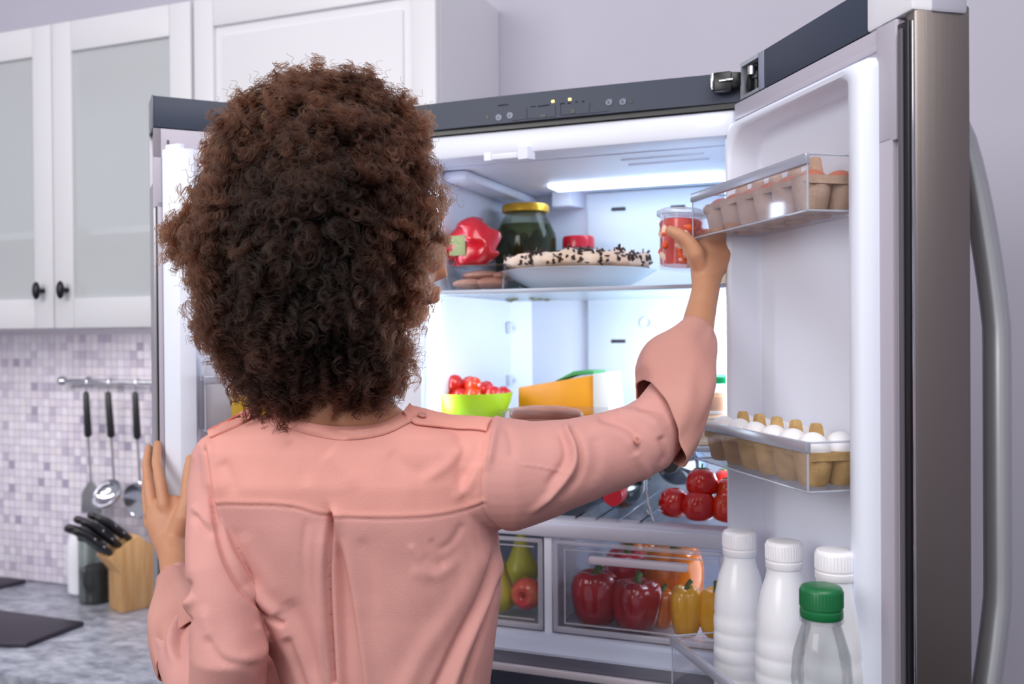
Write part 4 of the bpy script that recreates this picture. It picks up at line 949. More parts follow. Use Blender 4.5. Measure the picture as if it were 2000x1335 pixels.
# right palm + fingers (hand closes round the tub)
RHD = 1.385
b.tube([PX(1378, 560, 1.38), PX(1380, 535, 1.385), PX(1386, 510, 1.388), PX(1396, 488, 1.392), PX(1404, 470, 1.402)], [.020, .024, .031, .035, .030], 20, flat=[.86, .72, .56, .50, .42], side=RTs, dome=True)
def finger(pts, rr): b.tube(pts, rr, 12, dome=True)
finger([PX(1366, 520, 1.380), PX(1358, 495, 1.372), PX(1343, 472, 1.372), PX(1324, 457, 1.372), PX(1309, 450, 1.376)], [.0125, .0145, .0115, .0098, .0080])   # thumb
for (yy, d0, L, kx, rr_) in ((462, 1.40, 1.0, 1412, .0088), (480, 1.405, 1.05, 1416, .0090), (498, 1.405, 1.0, 1414, .0086), (514, 1.40, .85, 1404, .0078)):
    finger([PX(kx-12, yy+8, d0-.004), PX(kx-2, yy-2, d0+.014), PX(kx-24, yy-5, d0+.044), PX(kx-24-34*L, yy-5, d0+.062), PX(kx-24-56*L, yy-2, d0+.058)], [rr_*1.12, rr_*1.05, rr_, rr_*.92, rr_*.78])
# left arm
chain(b, [(462, 925, 1.175, 46), (434, 1020, 1.145, 40), (428, 1140, 1.12, 40), (432, 1270, 1.11, 42), (430, 1345, 1.13, 38), (400, 1310, 1.18, 40), (368, 1225, 1.28, 38), (345, 1140, 1.375, 30), (340, 1095, 1.42, 28), (336, 1065, 1.438, 29)], 20)
b.tube([PX(341, 1100, 1.42), PX(337, 1070, 1.436), PX(332, 1040, 1.448), PX(327, 1010, 1.455), PX(320, 985, 1.462)], [.0205, .0245, .0310, .0335, .029], 20, flat=[.85, .66, .52, .46, .40], side=RTs, dome=True)
finger([PX(332, 1010, 1.452), PX(321, 985, 1.452), PX(314, 945, 1.462), PX(306, 903, 1.492), PX(308, 866, 1.522)], [.0110, .0106, .0090, .0082, .0068])
finger([PX(312, 1015, 1.456), PX(298, 988, 1.462), PX(291, 945, 1.480), PX(286, 908, 1.510), PX(291, 874, 1.540)], [.0105, .0098, .0086, .0078, .0066])
finger([PX(306, 1025, 1.462), PX(291, 1000, 1.470), PX(287, 962, 1.484), PX(288, 930, 1.52), PX(294, 905, 1.548)], [.0100, .0095, .0086, .0078, .0066])
finger([PX(304, 1040, 1.464), PX(291, 1022, 1.476), PX(288, 992, 1.494), PX(290, 968, 1.522), PX(295, 950, 1.545)], [.0092, .0084, .0076, .0070, .0060])
finger([PX(344, 1045, 1.440), PX(358, 1010, 1.440), PX(366, 975, 1.452), PX(368, 930, 1.470), PX(372, 896, 1.485)], [.0150, .0150, .0118, .0100, .0080])   # thumb
# legs down to the floor
hipL, hipR = PX(690, 1640, 1.20), PX(840, 1640, 1.20)
for s, h in ((-1, hipL), (1, hipR)):
    b.tube([h+ZZ*.05, Vector((h.x, h.y, .62)), Vector((h.x+s*.01, h.y+.005, .47)), Vector((h.x+s*.015, h.y-.01, .3)), Vector((h.x+s*.02, h.y-.01, .10)), Vector((h.x+s*.02, h.y+.06, .045))], [.075, .065, .048, .048, .034, .034], 18, dome=True)
bme = remesh('body', b, .0026, 5, .5)
for p_ in bme.polygons: p_.use_smooth = True
bme.materials.clear(); bme.materials.append(M_skin)
body = link('body', bme, person, PI_)
for s in (-1, 1):
    e = obj('eye', MB().sphere((0, 0, 0), .0115, n=14), M_eye, body); e.location = Hd(.0695, s*.031, .008)
# ---- blouse
g = MB()
torso(g)
chain(g, [(560, 850, 1.15, 46), (470, 868, 1.155, 52), (430, 900, 1.155, 56)], 24)
chain(g, [(792, 812, 1.155, 24), (836, 828, 1.155, 30), (880, 850, 1.155, 42)], 20)
chain(g, [(800, 840, 1.15, 40), (880, 862, 1.155, 55), (930, 880, 1.16, 72)], 24)
chain(g, [(880, 910, 1.17, 100), (935, 925, 1.165, 110), (1000, 925, 1.165, 110), (1060, 917, 1.17, 96), (1130, 899, 1.175, 84), (1200, 878, 1.19, 77), (1262, 852, 1.20, 72), (1294, 815, 1.215, 60), (1320, 765, 1.245, 50), (1340, 715, 1.275, 42), (1356, 678, 1.30, 38)], 32)
chain(g, [(440, 905, 1.16, 66), (423, 960, 1.145, 56), (418, 1030, 1.125, 53), (424, 1110, 1.11, 57), (436, 1190, 1.105, 66), (448, 1270, 1.10, 76), (445, 1350, 1.12, 78), (405, 1330, 1.17, 76), (368, 1275, 1.24, 62), (350, 1215, 1.31, 47), (345, 1165, 1.36, 37)], 32)
chain(g, [(575, 1190, 1.25, 40), (552, 1290, 1.26, 62), (548, 1400, 1.25, 78), (580, 1560, 1.23, 90)], 24)
gme = remesh('blouse', g, .0023, 14, .5)
# fold sculpting -------------------------------------------------
co = coords(gme); nr = normals(gme); u, v, w = proj_np(co)
def pline(pts):
    """distance (signed) and running parameter to a polyline in view rows and columns"""
    best = np.full(len(u), 1e9); sg = np.zeros(len(u)); tt = np.zeros(len(u)); n = len(pts)-1; Ls = [math.dist(pts[i], pts[i+1]) for i in range(n)]; tot = sum(Ls); acc = 0
    for i in range(n):
        x0, y0 = pts[i]; x1, y1 = pts[i+1]; dx, dy = x1-x0, y1-y0; L2 = dx*dx+dy*dy
        t = np.clip(((u-x0)*dx+(v-y0)*dy)/L2, 0, 1); d = np.hypot(u-x0-t*dx, v-y0-t*dy); s = np.sign((u-x0)*dy-(v-y0)*dx)
        m_ = d < best; best = np.where(m_, d, best); sg = np.where(m_, s, sg); tt = np.where(m_, (acc+t*Ls[i])/tot, tt); acc += Ls[i]
    return best, sg, tt
def smoothpts(pts, n=6):
    P_ = [np.array(p, float) for p in pts]; P_ = [2*P_[0]-P_[1]]+P_+[2*P_[-1]-P_[-2]]; out = []
    for i in range(1, len(P_)-2):
        for k in range(n):
            t = k/n; a, b_, c_, d_ = P_[i-1], P_[i], P_[i+1], P_[i+2]
            out.append(tuple(.5*((2*b_)+(-a+c_)*t+(2*a-5*b_+4*c_-d_)*t*t+(-a+3*b_-3*c_+d_)*t**3)))
    return out+[tuple(P_[-2])]
disp = np.zeros(len(co))
backside = nr@np.array(-FW) > -.15         # the side of the cloth turned to the viewer's side
frontw = np.clip((nr@np.array(-FW)+.15)/.35, 0, 1)
def fold(pts, width, amp, taper=(1, 0), kind='g', region=None):
    global disp
    d, s, t = pline(smoothpts(pts)); env = np.clip(np.minimum((t+.001)/.12 if taper[0] else 1, (1-t)/.25 if taper[1] else 1), 0, 1)
    env = np.where(d > 0, env, env)
    if kind == 'g': f_ = np.exp(-(d/width)**2)
    elif kind == 's': f_ = np.tanh(s*d/(width*.35))*np.exp(-(d/(width*2.2))**2)          # overlap edge
    r_ = frontw*f_*env*amp*(1 if region is None else region)
    disp += r_
tors = (w > 0)
# seams
fold([(425, 985), (560, 990), (645, 1010), (800, 1012), (880, 1003), (945, 984)], 3.2, -.0016, (0, 0))
fold([(425, 979), (560, 984), (645, 1004), (800, 1006), (880, 997), (945, 978)], 6, .0010, (0, 0))
fold([(958, 845), (948, 900), (942, 960), (948, 1003), (985, 1040)], 3.2, -.0020, (0, 0))
fold([(398, 880), (406, 940), (418, 1000), (430, 1060), (448, 1110), (482, 1165), (520, 1195), (552, 1215)], 5, -.0055, (0, 0))
fold([(412, 870), (420, 930), (432, 1000), (444, 1055), (466, 1105), (500, 1150), (540, 1190)], 8, .004, (0, 0))
# box pleat
fold([(645, 1010), (642, 1080), (642, 1150), (652, 1335)], 4.5, -.0095, (0, 0))
fold([(655, 1012), (664, 1080), (672, 1160), (684, 1345)], 14, -.005, (1, 0))
fold([(650, 1012), (676, 1120), (697, 1230), (712, 1345)], 9, .0050, (0, 0), 's')
fold([(656, 1060), (668, 1200), (676, 1345)], 10, -.004, (1, 0))
fold([(632, 1020), (626, 1160), (628, 1345)], 12, .004, (1, 0))
fold([(612, 1020), (606, 1100), (612, 1240), (640, 1345)], 9, .0016, (1, 0))
fold([(598, 1010), (592, 1080), (600, 1160)], 6, -.0012, (1, 1))
# back drapes
fold([(480, 1140), (530, 1200), (570, 1270), (600, 1345)], 22, .007, (1, 0))
fold([(560, 1170), (600, 1250), (636, 1345)], 18, -.004, (1, 0))
fold([(985, 1060), (960, 1150), (915, 1250), (880, 1345)], 9, .006, (1, 0))
fold([(975, 1060), (940, 1160), (890, 1260), (850, 1345)], 9, -.0055, (1, 0))
fold([(978, 1120), (950, 1210), (918, 1300), (905, 1345)], 6, -.006, (1, 0))
fold([(960, 1060), (900, 1170), (830, 1270), (790, 1345)], 20, .004, (1, 0))
fold([(800, 1060), (830, 1110), (845, 1130)], 7, .0018, (1, 1)); fold([(840, 1050), (862, 1095), (866, 1112)], 6, -.0016, (1, 1))
fold([(800, 1112), (850, 1124), (900, 1088)], 12, .0014, (1, 1)); fold([(820, 1085), (860, 1102), (905, 1060)], 12, -.0010, (1, 1))
fold([(905, 1020), (880, 1060), (850, 1075)], 8, -.0018, (1, 1)); fold([(700, 1050), (720, 1090), (735, 1200)], 12, -.0015, (1, 1))
fold([(470, 1040), (500, 1100), (560, 1180)], 16, .002, (1, 1))
# yoke softness
fold([(560, 860), (590, 900), (600, 950)], 14, -.0018, (1, 1)); fold([(640, 880), (680, 920), (690, 960)], 22, .0022, (1, 1))
fold([(430, 900), (450, 930), (455, 970)], 12, -.002, (1, 1)); fold([(940, 850), (925, 900), (890, 950)], 12, -.003, (1, 1))
fold([(905, 870), (870, 910), (820, 940)], 12, .0025, (1, 1)); fold([(930, 900), (915, 950), (880, 975)], 10, .0025, (1, 1)); fold([(760, 880), (800, 915), (850, 925)], 14, -.0015, (1, 1))
# right sleeve
fold([(1105, 838), (1120, 870), (1118, 910), (1080, 960), (1030, 1005)], 7, .0065, (0, 1)); fold([(1120, 845), (1134, 880), (1130, 925), (1095, 975)], 7, -.004, (0, 1)); fold([(1092, 842), (1104, 872), (1100, 905), (1062, 955)], 8, -.0035, (1, 1))
fold([(975, 800), (960, 860), (950, 920)], 10, .006, (1, 1)); fold([(990, 830), (1000, 860), (1000, 900)], 9, -.003, (1, 1)); fold([(1010, 905), (1060, 912), (1115, 925)], 2.5, .0014, (1, 1))
fold([(1165, 812), (1225, 832), (1258, 868)], 9, -.0042, (1, 1)); fold([(1150, 825), (1215, 852), (1250, 890)], 12, .0030, (1, 1)); fold([(1200, 800), (1260, 815), (1300, 845)], 12, .0035, (1, 1)); fold([(1190, 790), (1255, 790), (1300, 800)], 8, -.003, (1, 1)); fold([(1240, 795), (1290, 800), (1310, 825)], 10, -.0025, (1, 1))
fold([(1240, 880), (1262, 920), (1250, 945)], 10, .003, (1, 1)); fold([(1290, 850), (1300, 885), (1290, 910)], 8, -.004, (1, 1)); fold([(1160, 850), (1165, 900), (1150, 950)], 14, -.002, (1, 1))
# left sleeve
fold([(378, 1000), (392, 1025), (420, 1050)], 7, -.003, (1, 1)); fold([(372, 985), (395, 1008), (425, 1030)], 7, .0025, (1, 1)); fold([(385, 1010), (372, 1080), (380, 1150)], 12, .002, (1, 1))
fold([(375, 1130), (345, 1180), (322, 1220), (318, 1255)], 8, -.006, (1, 1)); fold([(380, 1160), (350, 1205), (335, 1250), (340, 1300)], 9, .006, (1, 1)); fold([(372, 1200), (352, 1240), (352, 1300)], 8, -.006, (1, 1)); fold([(312, 1165), (302, 1220), (312, 1270)], 8, .004, (1, 1))
fold([(395, 1180), (420, 1260), (470, 1290), (530, 1262)], 14, .003, (1, 1)); fold([(400, 1240), (440, 1290), (510, 1300)], 10, -.0035, (1, 1)); fold([(500, 1215), (525, 1260), (520, 1320)], 7, .003, (1, 1))
fold([(560, 1240), (580, 1290), (600, 1345)], 9, -.006, (1, 0))
# fine irregularity
nz = np.array([noise.noise(Vector(p*13)) for p in co[::1]])*.0030+np.array([noise.noise(Vector((p[0]*38, p[1]*38, p[2]*24))) for p in co])*.0009
disp += nz*frontw
co = co+nr*disp[:, None]
setco(gme, co)
# neckline cut and material by panel
nl = smoothpts([(500, 760), (522, 786), (560, 812), (620, 832), (680, 838), (740, 832), (790, 806), (806, 778), (815, 750)])
nlx = np.array([p[0] for p in nl]); nly = np.array([p[1] for p in nl]); o_ = np.argsort(nlx)
bm = bmesh.new(); bm.from_mesh(gme); bm.verts.ensure_lookup_table()
u, v, w = proj_np(co)
ny = np.interp(u, nlx[o_], nly[o_], left=-1e9, right=-1e9); kill = (v < ny)
low = v > 1560
bmesh.ops.delete(bm, geom=[bm.verts[i] for i in np.nonzero(kill | low)[0]], context='VERTS')
bm.to_mesh(gme); bm.free()
co = coords(gme); u, v, w = proj_np(co)
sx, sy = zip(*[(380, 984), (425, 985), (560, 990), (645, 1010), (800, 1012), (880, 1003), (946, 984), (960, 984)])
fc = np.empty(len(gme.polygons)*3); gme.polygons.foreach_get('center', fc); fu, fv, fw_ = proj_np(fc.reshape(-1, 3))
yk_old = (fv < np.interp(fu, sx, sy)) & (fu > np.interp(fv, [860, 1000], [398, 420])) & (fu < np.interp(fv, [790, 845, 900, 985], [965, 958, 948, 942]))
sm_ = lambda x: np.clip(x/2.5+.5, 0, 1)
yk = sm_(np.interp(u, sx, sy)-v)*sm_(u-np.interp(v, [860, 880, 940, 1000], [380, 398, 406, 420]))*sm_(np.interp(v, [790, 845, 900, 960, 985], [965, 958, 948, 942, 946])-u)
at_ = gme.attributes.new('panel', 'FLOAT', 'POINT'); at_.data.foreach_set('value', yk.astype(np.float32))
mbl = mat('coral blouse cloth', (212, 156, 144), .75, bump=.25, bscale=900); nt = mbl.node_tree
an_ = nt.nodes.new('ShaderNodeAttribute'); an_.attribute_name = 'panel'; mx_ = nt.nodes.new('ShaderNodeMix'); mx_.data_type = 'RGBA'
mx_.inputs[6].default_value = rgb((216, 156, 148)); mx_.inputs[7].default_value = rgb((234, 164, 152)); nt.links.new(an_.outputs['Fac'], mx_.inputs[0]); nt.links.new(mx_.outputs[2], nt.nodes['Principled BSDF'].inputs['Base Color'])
gme.materials.clear(); gme.materials.append(mbl)
gme.polygons.foreach_set('use_smooth', [True]*len(gme.polygons)); gme.update()
blouse = link('blouse', gme, person, PI_)
from mathutils.bvhtree import BVHTree
bvh = BVHTree.FromPolygons([Vector(c_) for c_ in co], [tuple(p.vertices) for p in gme.polygons])
bcos = coords(bme); bvhb = BVHTree.FromPolygons([Vector(c_) for c_ in bcos], [tuple(p.vertices) for p in bme.polygons])
def on_cloth(x, y, off=.002, near=None):
    d = ray(x, y).normalized(); h = bvh.ray_cast(CAM, d)
    if h[0] is None or (near and abs(depth_of(h[0])-near) > .09):
        hn = bvh.find_nearest(PX(x, y, near or 1.12)); p, n = hn[0], hn[1]
        p = PX(x, y, depth_of(p))
    else: p, n = h[0], h[1]
    if n.dot(d) > 0: n = -n
    return p+n*off, n
def strip(name, A, B, m, parent, off=.002, th=.0018, near=None, n=5, wav=0):
    """cloth band between two edge polylines laid on the blouse, with its own thickness"""
    A = smoothpts(A, n); B = smoothpts(B, n); k = 5; g_ = []
    for i, (a, b_) in enumerate(zip(A, B)):
        row = []
        for j in range(k):
            t = j/(k-1); p, nn = on_cloth(a[0]+(b_[0]-a[0])*t, a[1]+(b_[1]-a[1])*t, off, near)
            p = p+nn*(.0012*math.sin(PI*t)+wav*math.sin(i*1.7)*.6*math.sin(PI*t)); row.append((p, nn))
        g_.append(row)
    mb = MB(); N = len(g_); vs = [q[0] for r in g_ for q in r]+[q[0]-q[1]*th for r in g_ for q in r]; fs = []; o2 = N*k
    for i in range(N-1):
        for j in range(k-1):
            a = i*k+j; fs.append((a, a+1, a+k+1, a+k)); fs.append((o2+a, o2+a+k, o2+a+k+1, o2+a+1))
        fs.append((i*k, (i+1)*k, o2+(i+1)*k, o2+i*k)); fs.append((i*k+k-1, o2+i*k+k-1, o2+(i+1)*k+k-1, (i+1)*k+k-1))
    for i in (0, N-1):
        for j in range(k-1): fs.append((i*k+j, o2+i*k+j, o2+i*k+j+1, i*k+j+1))
    mb.add(vs, fs); o = obj(name, mb, m, parent, None, 60); o.matrix_local = PI_ if parent is person else Matrix(); return o
# collar band: stands on the neckline
up_ = [(512, 776), (528, 784), (562, 812), (620, 828), (680, 832), (740, 826), (780, 808), (794, 794), (800, 786)]
dn_ = [(520, 806), (532, 812), (560, 834), (616, 852), (682, 859), (748, 850), (796, 829), (816, 818), (822, 812)]
def band(name, up_, dn_, m):
    A = smoothpts(up_, 5); B = smoothpts(dn_, 5); mb = MB(); vs = []; n_ = len(A); k = 5
    cen = PX(668, 790, 1.15)
    for i, (a, b_) in enumerate(zip(A, B)):
        lo, nn = on_cloth(b_[0], b_[1], .0015, 1.12)
        # the top edge stands in front of the neck
        hb = bvhb.ray_cast(CAM, ray(*a).normalized()); lo_d = depth_of(lo)
        td = lo_d+.004 if hb[0] is None else min(lo_d+.02, max(lo_d-.01, depth_of(hb[0])-.003))
        hi_ = PX(a[0], a[1], td)
        for j in range(k): t = j/(k-1); vs.append(lo.lerp(hi_, t)+(-FW)*.003*math.sin(PI*t))
    off_ = len(vs); vs += [q+FW*.0022 for q in vs[:off_]]; fs = []
    for i in range(n_-1):
        for j in range(k-1):
            a = i*k+j; fs.append((a, a+1, a+k+1, a+k)); fs.append((off_+a, off_+a+k, off_+a+k+1, off_+a+1))
        fs.append((i*k+k-1, (i+1)*k+k-1, off_+(i+1)*k+k-1, off_+i*k+k-1)); fs.append((i*k, off_+i*k, off_+(i+1)*k, (i+1)*k))
    return obj(name, mb.add(vs, fs), m, blouse, None, 60)
band('collar_band', up_, dn_, M_yoke)
ep = strip('shoulder_strap', [(803, 823), (812, 814), (838, 811), (880, 816), (930, 818), (962, 820)], [(803, 826), (812, 831), (840, 835), (884, 839), (925, 841), (952, 845)], M_yoke, blouse, .004, .002, 1.12)
bt, bn = on_cloth(822, 822, .0085, 1.12)
Q = bn.to_track_quat('Z', 'Y').to_matrix().to_4x4()
obj('button', MB().lathe([(.001, 0), (.0052, 0), (.0058, .0012), (.0045, .002), (.0038, .0014), (.001, .0014)], 20, Matrix.Translation(bt) @ Q), mat('button coral', (204, 140, 124), .35), blouse)
strip('shoulder_strap', [(408, 842), (440, 826), (475, 806), (506, 790)], [(412, 856), (446, 841), (482, 824), (512, 804)], M_yoke, blouse, .003, .0025, 1.14, wav=.0008)
bt, bn = on_cloth(1240, 863, .004, 1.15); Q = bn.to_track_quat('Z', 'Y').to_matrix().to_4x4()
obj('button', MB().lathe([(.001, 0), (.0046, 0), (.005, .0012), (.004, .002), (.001, .0014)], 20, Matrix.Translation(bt) @ Q), MATS['button coral'], blouse)
# rolled cuffs: flared open sleeves of doubled cloth
def cuff(name, L, m, wob=.0, n=44, seed=0, skew=None):
    vs = []; fs = []; K = 26; pts = [PX(a, b_, c_) for a, b_, c_, r in L]; rad = [px2m(r, c_) for a, b_, c_, r in L]
    # resample
    ts = np.linspace(0, len(L)-1, K); arr = np.array([list(p)+[r] for p, r in zip(pts, rad)])
    S = np.array([smooth1(arr, t) for t in ts])
    for i in range(K):
        p = Vector(S[i, :3]); a = Vector(S[max(i-1, 0), :3]); b_ = Vector(S[min(i+1, K-1), :3]); tn = (b_-a).normalized()
        x = (RT-tn*RT.dot(tn)).normalized(); y = tn.cross(x)
        if y.dot(FW) > 0: y = -y
        for j in range(n):
            an = 2*PI*j/n; r_ = S[i, 3]*(1+wob*noise.noise(Vector((math.cos(an)*2.2+seed, math.sin(an)*2.2, i*.16)))+wob*.5*math.sin(3*an+i*.35+seed))
            q = p+x*r_*math.cos(an)+y*r_*.9*math.sin(an)
            if skew: q += tn*skew(an, i/(K-1))
            vs.append(q)
    for i in range(K-1):
        for j in range(n): fs.append((i*n+j, i*n+(j+1) % n, (i+1)*n+(j+1) % n, (i+1)*n+j))
    o = obj(name, MB().add(vs, fs), m, blouse, None, 80)
    md = o.modifiers.new('thickness', 'SOLIDIFY'); md.thickness = .0025; md.offset = -1
    md = o.modifiers.new('soft', 'SUBSURF'); md.levels = md.render_levels = 1
    return o
def smooth1(arr, t):
    i = int(min(t, len(arr)-1.001)); f_ = t-i; a = arr[max(i-1, 0)]; b_ = arr[i]; c_ = arr[i+1]; d_ = arr[min(i+2, len(arr)-1)]
    return .5*((2*b_)+(-a+c_)*f_+(2*a-5*b_+4*c_-d_)*f_**2+(-a+3*b_-3*c_+d_)*f_**3)
cuff('rolled_cuff', [(1290, 822, 1.210, 72), (1304, 792, 1.226, 78), (1316, 757, 1.245, 76), (1330, 715, 1.27, 68), (1350, 672, 1.30, 45), (1359, 648, 1.318, 37), (1360, 644, 1.320, 34), (1358, 652, 1.316, 32)], M_cloth, .15, seed=3, skew=lambda an, t: (1-t)**2*(-.045*math.cos(an)))
cuff('rolled_cuff', [(372, 1270, 1.245, 66), (362, 1240, 1.275, 66), (352, 1205, 1.31, 56), (346, 1165, 1.352, 43), (343, 1132, 1.385, 35), (342, 1122, 1.392, 33), (344, 1130, 1.386, 31)], M_cloth, .12, seed=9, skew=lambda an, t: (1-t)**2*(.02*math.cos(an)))
# ---- trousers, shoes
tr = MB(); torso(tr, 1.0, .004, [r for r in TOR if r[0] >= 1450])
for s, h in ((-1, hipL), (1, hipR)):
    tr.tube([h+ZZ*.06, Vector((h.x, h.y, .70)), Vector((h.x, h.y, .6)), Vector((h.x+s*.01, h.y, .45)), Vector((h.x+s*.02, h.y-.01, .25)), Vector((h.x+s*.02, h.y, .085))], [.092, .088, .078, .066, .062, .06], 20)
tm = remesh('trousers', tr, .008, 4); tm.materials.clear(); tm.materials.append(M_jeans)
for p_ in tm.polygons: p_.use_smooth = True
link('trousers', tm, person, PI_)
for s, h in ((-1, hipL), (1, hipR)):
    x = h.x+s*.02
    sm = MB().tube([(x, h.y-.055, .040), (x, h.y-.02, .045), (x, h.y+.05, .042), (x+s*.006, h.y+.12, .034), (x+s*.008, h.y+.17, .028)], [.034, .038, .040, .043, .034], 20, flat=[1, 1, .95, .7, .62], side=(1, 0, 0), dome=True)
    sm.v = [Vector((v_.x, v_.y, max(v_.z, .001))) for v_ in sm.v]
    obj('shoe', sm, M_shoe, person, PI_, 60)

# ---- hair: an uneven volume of tight ringlets
HX, HY, HDp = 622, 455, 1.135
HCn = PX(HX, HY, HDp)
sil = [(640, 152), (700, 138), (762, 172), (828, 240), (846, 300), (872, 350), (888, 420), (886, 478), (868, 520), (838, 560), (806, 615), (808, 660), (798, 710), (786, 752), (740, 782), (690, 800), (635, 806), (575, 786), (515, 765), (478, 735), (440, 700), (420, 645), (395, 570), (384, 520), (352, 478), (352, 445), (392, 400), (410, 330), (440, 268), (480, 222), (530, 170), (580, 160)]
sa = []; sr = []
for (x, y) in sil:
    sa.append(math.atan2(-(y-HY), x-HX)); sr.append(math.hypot(x-HX, y-HY)*HDp/FPX)
o_ = np.argsort(sa); sa = np.array(sa)[o_]; sr = np.array(sr)[o_]
sa = np.concatenate([[sa[-1]-2*PI], sa, [sa[0]+2*PI]]); sr = np.concatenate([[sr[-1]], sr, [sr[0]]])
RTn, UPn, FWn = np.array(RT), np.array(UP), np.array(FW)
def hair_R(dr):         # radius of the hair volume in direction dr (n,3) in view axes
    x, y, z = dr@RTn, dr@UPn, dr@FWn
    th = np.arctan2(y, x); rs = np.interp(th, sa, sr); c_ = np.hypot(x, y); dz = np.where(z < 0, .150, .130)
    return 1/np.sqrt((c_/rs)**2+(z/dz)**2)
def vnoise(p, s, seed=0): return np.array([noise.noise(Vector(q*s)+Vector((seed, seed*2, 0))) for q in p])
# dark underlayer
bmh = bmesh.new(); bmesh.ops.create_icosphere(bmh, subdivisions=6, radius=1); bmh.verts.ensure_lookup_table()
dv = np.array([v_.co.normalized() for v_ in bmh.verts]); Rr = hair_R(dv)*(.81+.20*vnoise(dv, 3.2, 4)+.08*vnoise(dv, 8, 9))
fz_ = dv@np.array(FD)
Rr = np.where((dv@np.array((.8, .6, -.25)) > .70), np.minimum(Rr, .075), Rr)
for i, v_ in enumerate(bmh.verts): v_.co = HCn+Vector(dv[i]*Rr[i])
hm = bpy.data.meshes.new('hair_underlayer'); bmh.to_mesh(hm); bmh.free()
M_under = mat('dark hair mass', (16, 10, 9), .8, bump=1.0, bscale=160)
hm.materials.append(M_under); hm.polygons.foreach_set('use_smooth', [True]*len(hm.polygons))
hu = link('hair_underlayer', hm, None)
# ringlets
rng = np.random.default_rng(5)
NL, NS, NP = 4600, 9, 38
def dirs(n):
    z = rng.uniform(-1, 1, n); a = rng.uniform(0, 2*PI, n); s = np.sqrt(1-z*z); return np.stack([s*np.cos(a), s*np.sin(a), z], 1)
D = dirs(int(NL*2.2))
keep = ((D@FWn) < .45) & ~((D@np.array((.8, .6, -.25))) > .62)
D = D[keep][:NL]; NL = len(D)
R = hair_R(D); lump = vnoise(D, 3.2, 4); lump2 = vnoise(D, 8, 9)
# root and tip of every ringlet
tipR = R*(.965+.17*lump+.12*lump2)+rng.normal(0, .0035, NL)
rootR = tipR-rng.uniform(.030, .060, NL)
tipR += rng.exponential(.0035, NL)*(rng.random(NL) < .35)
tang = rng.normal(0, 1, (NL, 3)); tang -= (tang*D).sum(1)[:, None]*D; tang /= np.linalg.norm(tang, axis=1)[:, None]
root = D*rootR[:, None]; tip = D*tipR[:, None]+tang*rng.uniform(.0, .020, NL)[:, None]
lower = np.clip((.15-(D@UPn))/.7, 0, 1)
grav = np.array([0, 0, -1.])[None]*(.004+.030*lower*rng.uniform(.3, 1, NL))[:, None]
t = np.linspace(0, 1, NP)[None, :, None]
path = root[:, None, :]*(1-t)+tip[:, None, :]*t+grav[:, None, :]*(t**2)
# frame
ax = tip-root; L = np.linalg.norm(ax, axis=1); ax /= L[:, None]
e1 = np.cross(ax, rng.normal(0, 1, (NL, 3))); e1 /= np.linalg.norm(e1, axis=1)[:, None]; e2 = np.cross(ax, e1)
cr_ = rng.uniform(.0026, .0072, NL); turns = (L+.012)/rng.uniform(.0085, .0150, NL); ph = rng.uniform(0, 2*PI, NL); hand = np.where(rng.random(NL) < .5, 1, -1)
allp = np.empty((NL, NS, NP, 3), np.float32)
tt = t[:, :, 0]
for s in range(NS):
    fr_ = rng.normal(0, .13, NL)[:, None]; rs_ = cr_*(1+rng.normal(0, .13, NL)); loose = (rng.random(NL) < .12)
    rs_ = np.where(loose, rs_*rng.uniform(1.1, 1.9, NL), rs_); dphi = np.where(loose, rng.normal(0, .9, NL), 0)[:, None]
    a_ = ph[:, None]+hand[:, None]*2*PI*turns[:, None]*tt*(1+.04*rng.normal(0, 1, NL)[:, None])+fr_+dphi
    env = np.clip(tt*4, 0, 1)*rs_[:, None]
    jit = rng.normal(0, .0009, (NL, 1, 3))*(.4+tt[:, :, None])
    p = path+e1[:, None, :]*(np.cos(a_)*env)[:, :, None]+e2[:, None, :]*(np.sin(a_)*env)[:, :, None]+jit
    allp[:, s] = p+np.array(HCn)[None, None, :]
# loose fly-away curls around the outline
NF = 1500; Df = dirs(NF*3); Df = Df[(np.abs(Df@FWn) < .45) & ~((Df@np.array((.8, .6, -.25))) > .72)][:NF]; NF = len(Df)
Rf = hair_R(Df)*(.97+.13*vnoise(Df, 3.2, 4)); Lf = rng.uniform(.010, .028, NF); rt_ = Df*(Rf-.01)[:, None]; tg = rng.normal(0, 1, (NF, 3)); tg /= np.linalg.norm(tg, axis=1)[:, None]
tf = np.linspace(0, 1, NP)[None, :, None]; pf = rt_[:, None, :]+Df[:, None, :]*(Lf[:, None, None]*tf)+tg[:, None, :]*(Lf*.5)[:, None, None]*tf**2+np.array([0, 0, -1.])*(.012*np.clip(.3-Df@UPn, 0, 1))[:, None, None]*tf**2
f1 = np.cross(Df, tg); f1 /= np.linalg.norm(f1, axis=1)[:, None]; f2 = np.cross(Df, f1); a_ = rng.uniform(0, 6, NF)[:, None]+2*PI*(Lf/rng.uniform(.0045, .008, NF))[:, None]*tf[:, :, 0]
cf = rng.uniform(.002, .005, NF)[:, None, None]
pf = pf+f1[:, None, :]*np.cos(a_)[:, :, None]*cf+f2[:, None, :]*np.sin(a_)[:, :, None]*cf+np.array(HCn)
full = np.concatenate([allp.reshape(-1, NP, 3), pf], 0).astype(np.float32)
nstr = len(full)
hc_ = bpy.data.hair_curves.new('hair'); hc_.add_curves([NP]*nstr)
hc_.position_data.foreach_set('vector', full.reshape(-1)) if hasattr(hc_, 'position_data') else hc_.attributes['position'].data.foreach_set('vector', full.reshape(-1))
ra = hc_.attributes.get('radius') or hc_.attributes.new('radius', 'FLOAT', 'POINT')
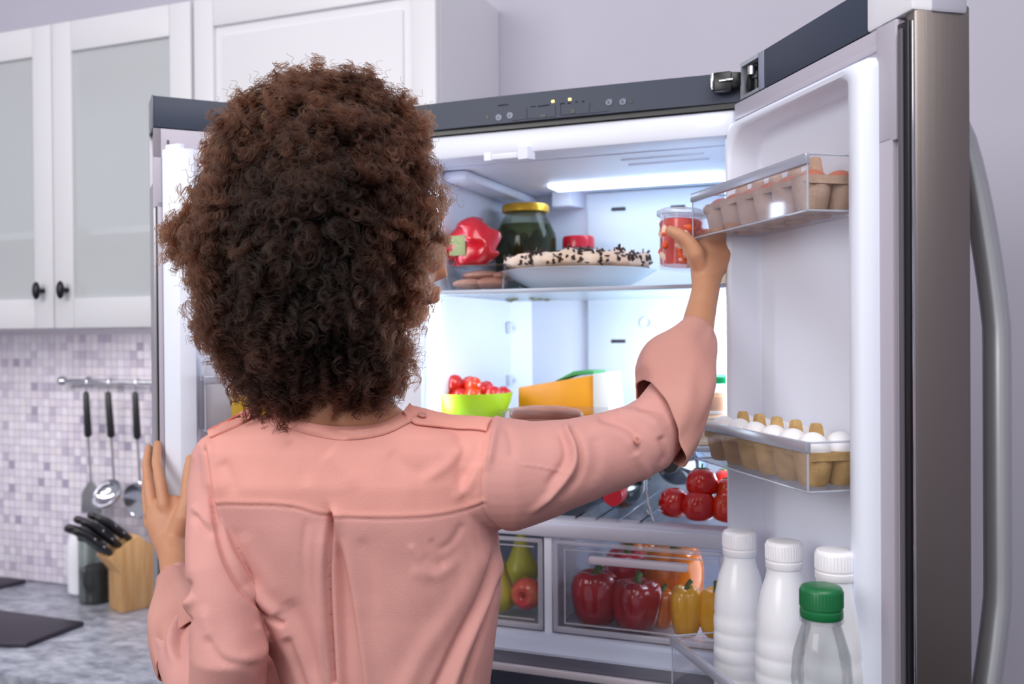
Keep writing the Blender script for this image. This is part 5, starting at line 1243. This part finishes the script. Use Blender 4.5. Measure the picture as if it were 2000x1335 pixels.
rad = np.tile(np.linspace(.00042, .00022, NP).astype(np.float32), nstr); rad[-NF*NP:] *= .7; ra.data.foreach_set('value', rad)
# light painted into lock colour: crown and outer sides lit, back and nape shaded
def lit_tone_of(d_): return np.clip(.10+.75*np.clip(np.abs(d_@RTn)-.45, 0, 1)*1.6+.55*np.clip(d_@UPn-.25, 0, 1), 0, 1)
tl = lit_tone_of(D)*rng.uniform(.25, 1.25, NL)*(1+.5*lump)
tn = np.concatenate([np.repeat(tl[:, None], NS, 1).reshape(-1)*rng.uniform(.8, 1.2, NL*NS), lit_tone_of(Df)*rng.uniform(.3, 1, NF)]).astype(np.float32)
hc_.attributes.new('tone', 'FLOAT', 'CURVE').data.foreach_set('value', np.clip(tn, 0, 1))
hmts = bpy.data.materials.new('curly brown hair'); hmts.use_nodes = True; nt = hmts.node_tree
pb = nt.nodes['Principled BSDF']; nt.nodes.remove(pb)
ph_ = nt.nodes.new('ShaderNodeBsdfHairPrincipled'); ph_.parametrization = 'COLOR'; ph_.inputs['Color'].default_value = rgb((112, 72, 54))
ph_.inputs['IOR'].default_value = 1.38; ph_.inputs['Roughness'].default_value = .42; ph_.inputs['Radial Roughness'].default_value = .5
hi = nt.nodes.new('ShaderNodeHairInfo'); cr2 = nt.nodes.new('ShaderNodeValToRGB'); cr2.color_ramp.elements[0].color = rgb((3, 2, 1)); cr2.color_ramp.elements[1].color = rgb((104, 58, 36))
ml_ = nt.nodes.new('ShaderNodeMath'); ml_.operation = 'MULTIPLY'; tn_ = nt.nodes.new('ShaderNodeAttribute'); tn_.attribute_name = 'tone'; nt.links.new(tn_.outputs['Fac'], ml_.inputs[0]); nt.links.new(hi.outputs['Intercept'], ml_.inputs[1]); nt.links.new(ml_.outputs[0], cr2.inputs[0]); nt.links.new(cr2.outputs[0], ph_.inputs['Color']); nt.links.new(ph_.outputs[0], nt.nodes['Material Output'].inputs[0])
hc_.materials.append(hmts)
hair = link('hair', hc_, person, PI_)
hu.parent = hair; hu['label'] = 'dark dense inner mass of the curls'
